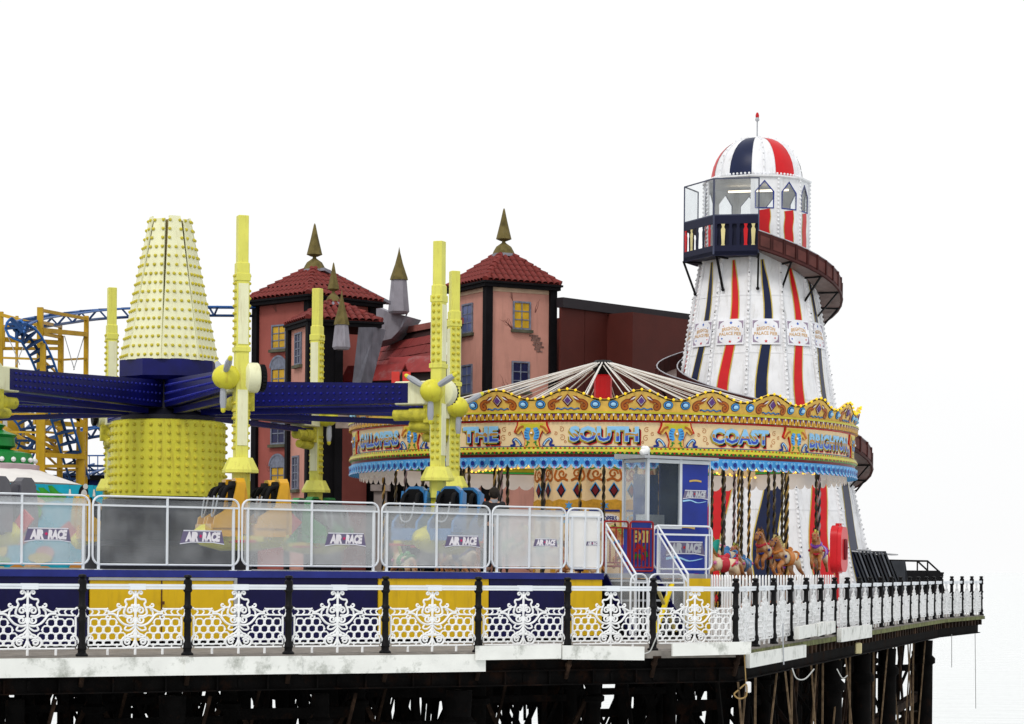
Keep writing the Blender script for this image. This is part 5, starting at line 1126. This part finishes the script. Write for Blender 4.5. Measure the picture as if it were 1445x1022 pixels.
def window(fn, u, v, w_, h_, m, parent, cols=2, rows=3, arch=False):
    q = MB(); f = .055
    q.prism([(u-w_/2-f,v-f),(u+w_/2+f,v-f),(u+w_/2+f,v),(u-w_/2-f,v)], fn, .05, 0); q.prism([(u-w_/2-f,v),(u-w_/2,v),(u-w_/2,v+h_),(u-w_/2-f,v+h_)], fn, .05, 0); q.prism([(u+w_/2,v),(u+w_/2+f,v),(u+w_/2+f,v+h_),(u+w_/2,v+h_)], fn, .05, 0); q.prism([(u-w_/2-f,v+h_),(u+w_/2+f,v+h_),(u+w_/2+f,v+h_+f),(u-w_/2-f,v+h_+f)], fn, .05, 0)
    for i in range(1, cols): x = u-w_/2+w_*i/cols; q.prism([(x-.017,v),(x+.017,v),(x+.017,v+h_),(x-.017,v+h_)], fn, .035, 0)
    for i in range(1, rows): y = v+h_*i/rows; q.prism([(u-w_/2,y-.017),(u+w_/2,y-.017),(u+w_/2,y+.017),(u-w_/2,y+.017)], fn, .032, 0)
    if arch:
        pts = [(u+(w_/2+.1)*math.cos(t), v+h_+f+(w_/2+.06)*math.sin(t)) for t in [math.pi*i/10 for i in range(11)]]; q.prism(pts, fn, .045, 0); q.ribbon(pts, .07, fn, .06)
    wn = q.build('window', WFR, parent, smooth=0)
    for i in range(cols):
        for j in range(rows):
            x, y = u-w_/2+w_*i/cols, v+h_*j/rows; MB().sheet([(x+.012,y+.012),(x+w_/cols-.012,y+.012),(x+w_/cols-.012,y+h_/rows-.012),(x+.012,y+h_/rows-.012)], fn, .014).build('pane', m, wn, smooth=0)
    MB().prism([(u-w_/2-.12,v-.16),(u+w_/2+.12,v-.16),(u+w_/2+.12,v-.06),(u-w_/2-.12,v-.06)], fn, .12, 0).build('sill', mat('mossy sill', (.09,.09,.06), .8, var=.4), wn, smooth=0)
def tower(K, W_, al, z1, zap, fr, lr, fw=1, over=.22, cap=True, fin=(.26,1.15)):
    """square tower; K nearest corner, al = angle of the front wall; returns facade frames"""
    K = Vector(K); K.z = 0; d1 = Vector((math.cos(al), math.sin(al), 0)); d2 = Vector((-math.sin(al), math.cos(al), 0))
    for nm, P_, dd, m in (('wall',K,d1,fr),('wall',K+d2*W_,-d2,lr),('wall',K+d1*W_*fw,d2,BLK),('wall',K+d1*W_+d2*W_,-d1,BLK)):
        no = Vector((dd.y,-dd.x,0)); f = wallf(P_, dd, no); ww = W_*fw if dd in (d1, -d1) else W_; MB().prism([(W_-ww if dd == -d1 else 0,0),(W_ if dd == -d1 else ww,0),(W_ if dd == -d1 else ww,z1),(W_-ww if dd == -d1 else 0,z1)], f, 0, -.05).build('wall', m, house, smooth=0)
    q = MB(); Kh = to_house(K)
    for c in (Kh, Kh+d1*W_*fw, Kh+d2*W_): q.bar(c, c+Vector((0,0,z1)), .26, .26, up=d1)
    q.build('corner_timbers', BLK, house, smooth=0)
    q = MB(); c = Kh+(d1+d2)*W_/2; hw_ = W_/2+over
    for zz, ex, th in ((z1-.02,.0,.12),(z1+.1,.06,.07)):
        e = [c+d1*sx_*(hw_+ex)+d2*sy_*(hw_+ex) for sx_, sy_ in ((-1,-1),(1,-1),(1,1),(-1,1))]
        q.add([v+Vector((0,0,zz)) for v in e]+[v+Vector((0,0,zz+th)) for v in e], [(0,3,2,1),(4,5,6,7),(0,1,5,4),(1,2,6,5),(2,3,7,6),(3,0,4,7)])
    q.build('cornice', BLK, house, smooth=0)
    e = [c+d1*sx_*hw_+d2*sy_*hw_+Vector((0,0,z1+.17)) for sx_, sy_ in ((-1,-1),(1,-1),(1,1),(-1,1))]; ap = c+Vector((0,0,zap))
    rf = MB().add([e[1],e[2],ap], [(0,1,2)]).add([e[2],e[3],ap], [(0,1,2)]).build('roof', TILE, house, smooth=0)
    roof_slope(e[0], e[1], ap, house); roof_slope(e[3], e[0], ap, house)
    for x in e[:2]+[e[3]]: hip(x, ap, rf)
    if cap: MB().lathe([(.42,-.22),(.40,-.12),(.2,.0)], 8, c=ap).build('lead_cap', LEAD, rf); finial(ap, fin[0], fin[1], house)
    return wallf(K, d1, Vector((d1.y,-d1.x,0))), wallf(K, d2, Vector((-d2.y,d2.x,0)))
# right tower
K = P(686, 700, 82); k1 = 82.6/F
zz = lambda py, Y, px=720: P(px, py, Y).z
f1, f2 = tower(K, 2.5, R(28), zz(404,82), zz(352,83.3), PINK, PINK)
um = lambda px: (px-686)/90*2.5
window(f1, um(733), zz(463,82.6), .58, .86, WYEL, house); window(f1, um(732), zz(550,82.6), .58, .92, WNAV, house)
for py in (466, 553): window(f2, (686-658)/47*2.5, zz(py,82.6), .7, .92, mat('pale blue window', (.1,.13,.28), .3), house)
MB().prism([(.15,zz(413,82.5)),(2.35,zz(413,82.5)),(2.35,zz(405,82.5)),(.15,zz(405,82.5))], f1, .03, 0).build('frieze', CREAMB, house, smooth=0); MB().prism([(.15,zz(413,82.5)),(2.35,zz(413,82.5)),(2.35,zz(405,82.5)),(.15,zz(405,82.5))], f2, .03, 0).build('frieze', CREAMB, house, smooth=0)
CRK = mat('painted crack', (.16,.06,.05), .8)
rng = random.Random(11)
def crack(fn, u, v, n_, dirx, parent=house):
    q = MB()
    for j in range(n_):
        pts = [(u, v)]; 
        for i in range(6): pts.append((pts[-1][0]+dirx*rng.uniform(.0,.12)*(1 if j % 2 else .6), pts[-1][1]+rng.uniform(-.02,.14)))
        q.ribbon(pts, [.03,.025,.02,.016,.012,.01,.004], fn, .006)
    q.build('crack_paint', CRK, parent, smooth=0)
crack(f1, um(720), zz(466,82.6), 6, -1); crack(f1, um(720), zz(425,82.6), 2, -.4); crack(f1, um(752), zz(440,82.6), 2, .5); crack(f1, um(716), zz(556,82.6), 4, -1.3)
q = MB()
for r_ in range(8):
    for c_ in range(3 if r_ < 6 else 2): q.box(0,0,0,0,0,0) if False else q.prism([(um(744+r_*1.2)+c_*.12+(.06 if r_ % 2 else 0), zz(474,82.6)-r_*.075), (um(744+r_*1.2)+c_*.12+.105+(.06 if r_ % 2 else 0), zz(474,82.6)-r_*.075), (um(744+r_*1.2)+c_*.12+.105+(.06 if r_ % 2 else 0), zz(474,82.6)-r_*.075+.06), (um(744+r_*1.2)+c_*.12+(.06 if r_ % 2 else 0), zz(474,82.6)-r_*.075+.06)], f1, .02, 0)
q.build('exposed_bricks', mat('old brick', (.22,.13,.11), .8, var=.5, scale=9), house, smooth=0, stuff=True)
# left tower
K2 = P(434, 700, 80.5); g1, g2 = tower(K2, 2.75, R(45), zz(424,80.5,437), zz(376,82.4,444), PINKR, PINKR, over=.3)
um2 = lambda px: (434-px)/82*2.75
window(g2, um2(388), zz(489,81.2,388), .66, .72, WYEL, house, 2, 3); window(g2, um2(388), zz(546,81.2,388), .66, .62, WYEL, house, 2, 2, True); window(g2, um2(388), zz(624,81.2,388), .66, .95, WNAV, house, 2, 3); window(g2, um2(388), zz(692,81.2,388), .66, .78, WYEL, house, 2, 3, True)
crack(g2, um2(383), zz(440,81.2), 4, 1); crack(g2, um2(376), zz(668,81.2), 3, 1)
# corner turret standing in front of it
K3 = P(436, 700, 78); h1, h2 = tower(K3, 2.25, R(22), zz(458,78,437), zz(424,79.2,465), BLK, PINK, over=.14, fw=.42, fin=(.19,.95))
um3 = lambda px: (436-px)/37*2.25
window(h2, um3(415), zz(512,79,415), .62, .95, WNAV, house, 2, 4); window(h2, um3(412), zz(688,79,412), .62, 1.0, WNAV, house, 2, 4)
# grey pinnacles on brackets
def pinnacle(px, ytip, yb, y1, Y, w_):
    p0 = to_house(P(px, yb, Y)); t = to_house(P(px, ytip, Y)); p1 = to_house(P(px, y1, Y)); q = MB()
    q.lathe([(w_*.9,p1.z-.08),(w_*1.12,p1.z),(w_*.8,p0.z-.02)], 6, c=(p0.x,p0.y,0)); pn = q.build('pinnacle', STONE, house, smooth=20)
    q = MB(); q.lathe([(w_*.95,p0.z-.06),(w_*.9,p0.z+.03),(w_*.42,p0.z+(t.z-p0.z)*.45),(w_*.12,p0.z+(t.z-p0.z)*.8),(0,t.z)], 6, c=(p0.x,p0.y,0)); q.build('pinnacle_spire', MOSSY, pn)
pinnacle(563, 348, 393, 440, 86, .34); pinnacle(482, 408, 456, 490, 76.8, .26)
q = MB(); a_, b_, c_, d_, e_ = (to_house(P(x, y, Y)) for x, y, Y in ((530,462,78.6),(524,482,78.4),(506,552,77.4),(496,552,77.2),(506,462,77.6)))
q.add([a_, b_, c_, d_, e_]+[v+Vector((.3,.8,0)) for v in (a_, b_, c_, d_, e_)], [(0,1,2,3,4),(9,8,7,6,5)]+[(i,5+i,5+(i+1) % 5,(i+1) % 5) for i in range(5)]); q.build('buttress', mat('dark faux stone', (.15,.15,.18), .75, var=.3, scale=2, dirt=(.05,.05,.06), damt=.7, streak=3), house, smooth=0)
q = MB(); pb = [to_house(P(x, y, 86.2)) for x, y in ((518,428),(548,440),(577,447),(562,468),(552,478),(518,486))]; q.add(pb+[v+Vector((.4,1.2,0)) for v in pb], [(5,4,3,2,1,0),(6,7,8,9,10,11)]+[(i,(i+1) % 6,6+(i+1) % 6,6+i) for i in range(6)]); q.build('pinnacle_base', STONE, house, smooth=0)
q = MB(); q.bar(to_house(P(575,441,86)), to_house(P(566,462,86)), .05); q.bar(to_house(P(455,380,82)), to_house(P(549,428,85)), .2, .1); q.build('roof_gutter', LEAD, house, smooth=0)
# shingled hall roof between the towers
ra, rb_ = to_house(P(505, 487, 91)), to_house(P(650, 449, 83.5)); ra.z = rb_.z = (ra.z+rb_.z)/2; sd_ = Vector((-.62,-.50,-1.0)).normalized(); sl_ = 4.6
base = MB().add([ra, rb_, rb_+sd_*sl_, ra+sd_*sl_*1.25], [(3,2,1,0)]).build('hall_roof', mat('shingle base', (.03,.01,.01), .8), house, smooth=0)
ux_ = (rb_-ra); LL = ux_.length; ux_ = ux_.normalized(); nn_ = sd_.cross(ux_).normalized(); nn_ = nn_ if nn_.z > 0 else -nn_
SH = [mat('shingle red', (.20,.03,.028), .7, var=.25, bump=.3, dirt=(.08,.02,.02), damt=.5), mat('shingle dark red', (.19,.028,.028), .7, var=.25, bump=.3, dirt=(.08,.02,.02), damt=.5)]
shm = [MB().box(0,.565,-.43,0,0,.05).mesh('shingle', m, 0) for m in SH]
for r_ in range(10):
    for c_ in range(int(LL/.62)):
        p = ra+ux_*(c_*.62+(.31 if r_ % 2 else 0))+sd_*(.05+r_*.46+.46)+nn_*(.03+.004*((r_+c_) % 3)); M = Matrix((ux_, -sd_, nn_)).transposed().to_4x4(); M.translation = p; obj('shingle', shm[rng.random() < .4], base, mtx=M)
q = MB(); q.bar(ra+Vector((0,0,.05)), rb_+Vector((0,0,.05)), .35, .22); q.build('ridge_board', mat('ridge pink', (.3,.10,.085), .7, var=.2), house, smooth=0)
q = MB(); 
e0, e1 = ra+sd_*sl_*1.2, rb_+sd_*sl_*.98; q.add([e0, e1, Vector((e1.x,e1.y,0)), Vector((e0.x,e0.y,0))], [(0,1,2,3)]); q.build('hall_wall', DARK, house, smooth=0)
q = MB(); e0, e1 = to_house(P(335,700,88)), to_house(P(655,700,86)); q.add([(e0.x,e0.y,0),(e1.x,e1.y,0),(e1.x,e1.y,4.6),(e0.x,e0.y,4.6)], [(0,1,2,3)]); q.build('dark_infill_wall', DARK, house, smooth=0)  # dark sheet added to close the bright sky gaps below the house
for px, py, Y in ((512,532,80), (572,520,80)):   # dormers
    c = to_house(P(px, py, Y)); q = MB(); q.M = Matrix.Translation(c) @ Matrix.Rotation(R(-32), 4, 'Z')
    q.prism([(-.3,-.7),(.3,-.7),(.3,-.1),(0,.28),(-.3,-.1)], lambda u, v, d: (d, u, v), -.5, 1.6); dm = q.build('dormer', mat('dormer dark', (.04,.03,.03), .8), house, smooth=0)
    q = MB(); q.M = Matrix.Translation(c) @ Matrix.Rotation(R(-32), 4, 'Z')
    for s_ in (-1,1): q.prism([(s_*.42,-.2),(0,.32),(0,.39),(s_*.46,-.18)], lambda u, v, d: (d, u, v), -.62, 1.7)
    q.build('dormer_roof', mat('dormer red', (.27,.035,.035), .55, var=.2, dirt=(.3,.25,.25), damt=.6), dm, smooth=0)
    q = MB(); q.M = Matrix.Translation(c) @ Matrix.Rotation(R(-32), 4, 'Z'); q.prism([(-.14,-.45),(.14,-.45),(.14,-.05),(0,.2),(-.14,-.05)], lambda u, v, d: (d, u, v), -.53, -.505); q.build('dormer_window', STONE, dm, smooth=0)
q = MB(); p = P(537, 690, 76); q.M = Matrix.Translation(to_house((p.x, p.y, 0))); q.box(-.2,.2,-.2,.2,0,4.1); q.box(-.3,.3,-.3,.3,3.9,4.1); q.build('porch_column', mat('grey brown column', (.2,.17,.16), .7, var=.3), house, smooth=0)
q = MB(); p = P(500, 600, 77); q.M = Matrix.Translation(to_house((p.x, p.y, 0))); q.box(-.6,3.2,0,.25,p.z-.1,p.z+.35); q.build('lintel', mat('stone lintel', (.25,.2,.17), .8, var=.3, bump=.4), house, smooth=0)
o = MB(); vs, fs = text2d('M', .5, .05); o.M = Matrix.Translation(P(566, 536, 76.5)); o.box(-.3,-.05,-.1,.1,-.3,.25); o.box(.05,.3,-.1,.1,-.3,.25); tag(o.build('red_letter_block', mat('red letter', (.65,.05,.04), .4), smooth=0), 'bright red boxed letters standing above the blue arm by the dormer', 'sign letters')
# long brown clad building
br = thing('clad_shed', 'long dark brown clad building between the right tower and the helter skelter', 'building', (P(880,700,86).x, 86, 0)); BO = Vector(br.location)
p0, p1 = P(790, 428, 82.8)-BO, P(985, 455, 88.4)-BO; zt = (p0.z+p1.z)/2; d_ = Vector((p1.x-p0.x, p1.y-p0.y, 0)); LL = d_.length; d_ = d_.normalized(); nb = 6
for i in range(nb):
    a_, b_ = p0+d_*(LL*i/nb+.012), p0+d_*(LL*(i+1)/nb-.012); q = MB(); q.bar((a_.x,a_.y,zt/2),(b_.x,b_.y,zt/2),.08,zt); q.build('cladding_panel', mat('brown cladding', (.075,.014,.010), .7, var=.12, scale=1, bump=.1), br, smooth=0)
q = MB(); q.bar((p0.x,p0.y,zt+.05),(p1.x,p1.y,zt+.05),.3,.34); q.build('parapet', mat('dark parapet', (.02,.016,.02), .6), br, smooth=0)
q = MB(); q.bar((p0.x+.3,p0.y+3,zt/2),(p1.x,p1.y+3,zt/2),6,zt-.3); q.build('body', mat('brown cladding'  , (.10,.022,.016)), br, smooth=0)
# ================================================================ roller coaster
rc = thing('roller_coaster', 'small roller coaster with blue track on mustard yellow steel towers', 'roller coaster', (P(70,700,72).x, 72, 0)); RO = Vector(rc.location)
COY = mat('mustard steel', (.50,.30,.015), .45, var=.12, dirt=(.25,.13,.02), damt=.4); COB = mat('coaster blue', (.012,.05,.16), .4, var=.3); COL_ = mat('bright track blue', (.02,.12,.4), .4)
tw = lambda px, py, Y: P(px, py, Y)-RO
def track(pts, gauge, flat=False, every=3, vert=Vector((0,0,1)), deep=.28):
    c = [Vector(v) for v in spline([tuple(tw(*p)) for p in pts], 7)]; l_, r_, sp_ = [], [], []
    for i, p in enumerate(c):
        d_ = (c[min(i+1, len(c)-1)]-c[max(i-1, 0)]).normalized(); s_ = d_.cross(vert); s_ = s_.normalized() if s_.length > .05 else Vector((1,0,0)); u_ = s_.cross(d_).normalized(); l_.append(p+s_*gauge); r_.append(p-s_*gauge); sp_.append(p-u_*deep)
    for s_ in (l_, r_): MB().tube(s_, .036, 6).build('rail', COL_, rc)
    MB().tube(sp_, .05, 6).build('spine', COB, rc)
    for i in range(0, len(c), every): q = MB(); q.bar(l_[i], r_[i], .07, .07); q.bar(l_[i], sp_[i], .05); q.bar(r_[i], sp_[i], .05); q.build('sleeper', COB, rc, smooth=0)
track([(420,436,84),(330,434,82),(230,434,80),(150,437,77),(95,443,73),(50,450,69),(26,458,66.5)], .26)
track([(26,458,66.5),(22,464,66.5),(40,474,66.8),(54,496,67.2),(66,525,67.6),(78,565,68),(92,610,68.5),(102,645,69),(112,676,70)], .27, every=3, vert=Vector((0,-1,.3)), deep=.12)
track([(-10,560,70),(20,575,70),(40,600,70),(38,632,70),(26,655,70)], .28, vert=Vector((-.3,-1,.2)), deep=.25)
track([(36,622,69),(70,590,72),(100,572,75),(130,566,78)], .35); track([(84,680,70),(110,668,73),(150,655,78)], .4); track([(160,600,74),(120,606,73),(60,622,72)], .3)
def col(px, y0, y1, Y, w_):
    a_, b_ = tw(px, y0, Y), tw(px, y1, Y); b_.x = a_.x; b_.y = a_.y; MB().bar(a_, (a_.x, a_.y, 0), w_, w_, up=(1,0,0)).build('column', COY, rc, smooth=0)
def beam(x0, y0, x1, y1, Y0, Y1, w_=.09): MB().bar(tw(x0,y0,Y0), tw(x1,y1,Y1), w_, w_).build('beam', COY, rc, smooth=0)
col(57,434,0,68,.16); col(122,446,0,72,.13); col(85,456,0,74,.11); col(86,474,0,70,.15); col(2,440,0,69,.11); col(61,484,0,67.2,.15); col(24,446,0,71,.07); col(116,610,0,69,.18); col(111,560,0,69,.1)
beam(1,444,58,460,69,68); beam(58,438,122,450,68,72); beam(58,455,86,461,68,74); beam(58,466,122,472,68,72,.13); beam(2,479,86,484,69,70,.13); beam(4,492,86,492,69,70); beam(4,461,26,461,69,69); beam(24,446,24,492,69,69,.08); beam(5,461,5,492,69,69,.08); beam(60,471,86,476,68,70)
beam(48,596,118,600,68,69,.13); beam(55,620,80,622,68,69); beam(24,637,84,639,68,69); beam(60,642,120,645,68,69,.13); beam(60,658,112,658,68,69); beam(36,612,82,636,69,69,.1); beam(95,583,120,597,69,69,.1); beam(-5,596,40,625,70,69)
for i_ in range(7):
    yb = 505+i_*26; beam(57,yb,86,yb+3,68,70,.06); beam(86,yb+3,122,yb+1,70,72,.06); beam(57,yb,86,yb+27,68,70,.05); beam(2,yb,57,yb+2,69,68,.06)
MB().bar(tw(22,585,71), (tw(36,720,71).x, tw(36,720,71).y, 0), .45, .3).build('raking_leg', COY, rc, smooth=0)
MB().bar(tw(8,575,72), tw(24,690,72), .35, .2).build('raking_leg', mat('pale grey truss', (.5,.5,.5), .5), rc, smooth=0)
q = MB()
for a_, b_ in (((91,474,70),(105,522,70)),((119,474,72),(104,522,70)),((6,462,69),(28,515,69)),((37,480,69),(22,515,69))): q.tube([tw(*a_), tw(*b_)], .015, 4)
q.build('stay_wires', GREY, rc, stuff=True)
# walkway rail behind
wr = thing('walkway_rail', 'thin blue walkway railing behind the roller coaster columns', 'railing', P(120,660,78)); q = MB(); wo_ = Vector(wr.location)
q.tube([P(118,643,78)-wo_, P(170,643,79)-wo_], .025, 5)
for px in (126,138,150): q.tube([P(px,643,78.3)-wo_, P(px,672,78.3)-wo_], .018, 5)
q.build('frame', COL_, wr)
# ================================================================ children's ride, mural fence and hut at the left
def at0(px, Y): p = P(px, 800, Y); p.z = 0; return p
mf = thing('mural_fence', 'turquoise painted fence with a green dragon mural behind the clear barriers', 'fence', at0(-40, 62), R(2)); z0_, z1_ = 1.0, P(60,682,62).z
TUR = mat('turquoise board', (.01,.38,.55), .45, var=.1)
for i in range(6): MB().box(i*.62+.003, i*.62+.617, 0, .05, z0_-1, z1_-.006*i*1.5).build('board', TUR, mf, smooth=0)
fn = lambda u, v, d: (u, d, v); DG = mat('dragon green', (.04,.30,.03), .45, var=.3, scale=6)
U = lambda px: (px+40)/F*62; V = lambda py: P(60, py, 62).z
q = MB(); q.ribbon([(U(x),V(y)) for x, y in spline([(-20,712),(0,694),(25,688),(45,695),(62,703),(80,700),(90,704)],5)], .20, fn, -.012); q.sheet([(U(x),V(y)) for x, y in ((52,688),(60,688),(70,696),(76,702),(60,702))], fn, -.016); q.sheet([(U(x),V(y)) for x, y in ((66,685),(72,685),(84,697),(80,702),(70,698))], fn, -.018); q.build('mural_dragon', DG, mf, smooth=0)
q = MB(); q.ribbon([(U(x),V(y)) for x, y in spline([(-20,722),(0,704),(25,699),(45,704),(60,712)],5)], .18, fn, -.016); q.build('mural_belly', mat('mural sand', (.6,.38,.22), .5, var=.3, scale=12), mf, smooth=0)
q = MB()
for x in (97, 131): q.sheet([(U(x-2),V(700)),(U(x+2),V(700)),(U(x+1),V(690)),(U(x-1),V(690))], fn, -.014)
q.build('mural_candle', mat('mural white', (.8,.75,.7), .5), mf, smooth=0)
q = MB(); q.sheet([(U(u),V(v)) for u, v in ellipse(116,697,7,13)], fn, -.014); q.build('mural_dark_oval', BLACK, mf, smooth=0); q = MB(); q.sheet([(U(u),V(v)) for u, v in ellipse(117,698,4.5,8)], fn, -.018); q.sheet([(U(u),V(v)) for u, v in ellipse(119,686,3.5,4)], fn, -.018); q.build('mural_pale_oval', mat('mural grey', (.6,.6,.6), .5), mf, smooth=0)
rg_ = random.Random(4)
for i in range(26):
    m_ = (mat('mural pink', (.6,.25,.25), .5), DG, mat('mural orange', (.6,.25,.04), .5), mat('mural yellow', (.62,.5,.1), .5), mat('mural sand', (.6,.38,.22)))[i % 5]; q = MB(); q.sheet(ellipse(rg_.uniform(.2,3.5), rg_.uniform(1.0,V(716)), rg_.uniform(.12,.32), rg_.uniform(.1,.26), 10), fn, -.02-.0012*i); q.build('mural_blob', m_, mf, smooth=0)  # added colour blobs stand in for the blurred children's ride
tr = thing('tent_roof_ride', 'white tent roofed childrens ride with a green tiered top', 'fairground ride', at0(-20, 66)); TO = Vector(tr.location)
q = MB(); c = P(-20,655,66)-TO; q.lathe([(2.6,P(80,684,66).z),(.5,c.z+.15),(.0,c.z+.2)], 16); q.build('tent_roof', mat('tent canvas', (.72,.70,.68), .7, var=.05), tr)
q = MB(); rr_ = (46-(-20))/F*66; q.lathe([(rr_,P(0,655,66).z),(rr_*.95,P(0,640,66).z),(.62,P(0,634,66).z),(.78,P(0,630,66).z),(.75,P(0,618,66).z),(.82,P(0,614,66).z),(.4,P(0,606,66).z),(.5,P(0,600,66).z),(0,P(0,590,66).z)], 20); q.build('tiered_top', mat('glossy green', (.01,.22,.04), .3, var=.25, scale=2), tr)
q = MB()
for i in range(24): t = 2*math.pi*i/24; q.ball((rr_*1.02*math.cos(t), rr_*1.02*math.sin(t), P(0,650,66).z), .07, 7, 4)
q.build('top_lamps', WHITE, tr, stuff=True); q = MB(); q.lathe([(rr_*1.1,P(0,668,66).z),(rr_*1.12,P(0,657,66).z),(rr_,P(0,655,66).z)], 20); q.build('top_rim', mat('mauve rim', (.5,.38,.42), .5), tr); q = MB(); q.lathe([(.1,0),(.1,c.z)], 8); q.build('centre_mast', GREY, tr)
ht = thing('kiosk', 'orange kiosk with dark window and black roof behind the turquoise fence', 'kiosk', at0(70, 74)); KO = Vector(ht.location); kx = lambda px: P(px,690,74).x-KO.x
q = MB(); q.box(kx(70), kx(165), 0, 2.5, 0, P(110,678,74).z); q.build('wall', mat('kiosk orange', (.6,.2,.02), .5, var=.1), ht, smooth=0); q = MB(); q.box(kx(66), kx(170), -.3, 2.7, P(110,678,74).z, P(110,671,74).z); q.build('roof', BLACK, ht, smooth=0)
q = MB(); q.box(kx(100), kx(128), -.03, -.01, P(110,695,74).z-.6, P(110,676,74).z); q.build('window', DARK, ht, smooth=0); q = MB(); zt_, zb_ = P(110,675,74).z, P(110,695,74).z-.6
for x in (98,129): q.box(kx(x)-.04, kx(x)+.04, -.06, 0, zb_, zt_)
q.box(kx(96), kx(131), -.06, 0, zt_-.06, zt_+.02); q.build('window_frame', WHITE, ht, smooth=0); q = MB(); q.lathe([(.2,0),(.2,.05),(0,.06)], 14, c=(kx(135),-.01,P(135,682,74).z), axis=Matrix.Rotation(R(90),3,'X')); q.build('round_sign', NBLUE, ht)
# ================================================================ person standing on the platform, seen from behind
pp = P(697, 700, 51.0); pp.z = PZ; man = thing('person', 'person in a black jacket with dark hair standing behind the clear barrier', 'person', pp, R(20))
V_ = [(0,0,.98),(0,0,1.15),(0,.0,1.36),(0,.01,1.50),(0,.0,1.62),(0,-.01,1.72),(.19,.0,1.43),(.27,.03,1.15),(.24,.2,.98),(.2,.28,.98),(-.19,0,1.43),(-.27,.03,1.15),(-.24,.2,.98),(-.2,.28,.98),(.1,0,.9),(.11,.02,.5),(.11,-.02,.08),(.12,.12,.04),(-.1,0,.9),(-.11,.02,.5),(-.11,-.02,.08),(-.12,.12,.04)]
E_ = [(0,1),(1,2),(2,3),(3,4),(4,5),(2,6),(6,7),(7,8),(8,9),(2,10),(10,11),(11,12),(12,13),(0,14),(14,15),(15,16),(16,17),(0,18),(18,19),(19,20),(20,21)]
R_ = [(.17,.12),(.16,.11),(.18,.12),.06,.085,.07,.075,.055,.04,.03,.075,.055,.04,.03,.09,.065,.05,.04,.09,.065,.05,.04]
bm_ = skin_mesh(V_, E_, R_, 'body', mat('skin', (.45,.26,.18), .5)); obj('body', bm_, man)
JK = mat('black jacket', (.012,.012,.015), .7, var=.3); sel = [0,1,2,6,7,8,10,11,12]; mp_ = {v: i for i, v in enumerate(sel)}
jm = skin_mesh([V_[i] for i in sel], [(mp_[a], mp_[b]) for a, b in E_ if a in mp_ and b in mp_], [(.2,.15),(.19,.14),(.205,.15),.1,.08,.06,.1,.08,.06], 'jacket', JK); obj('jacket', jm, man)
sel = [0,14,15,16,18,19,20]; mp_ = {v: i for i, v in enumerate(sel)}; tm = skin_mesh([V_[i] for i in sel], [(mp_[a], mp_[b]) for a, b in E_ if a in mp_ and b in mp_], [(.18,.13),.105,.08,.065,.105,.08,.065], 'trousers', mat('dark trousers', (.015,.016,.022), .8)); obj('trousers', tm, man)
q = MB(); q.ball((0,-.02,1.68), .11, 14, 9, (1,1.08,1.2)); q.build('hair', mat('dark hair', (.018,.012,.009), .7, var=.5, scale=30, bump=.8, bscale=60), man)
q = MB(); q.lathe([(.085,1.47),(.09,1.53),(.078,1.54)], 12); q.build('collar', mat('grey collar', (.3,.32,.36), .7), man)
q = MB()
for s_ in (-1,1): q.ball((s_*.095,.01,1.66), .025, 6, 4, (.5,1,1.4))
q.build('ears', mat('skin', (.45,.26,.18)), man)
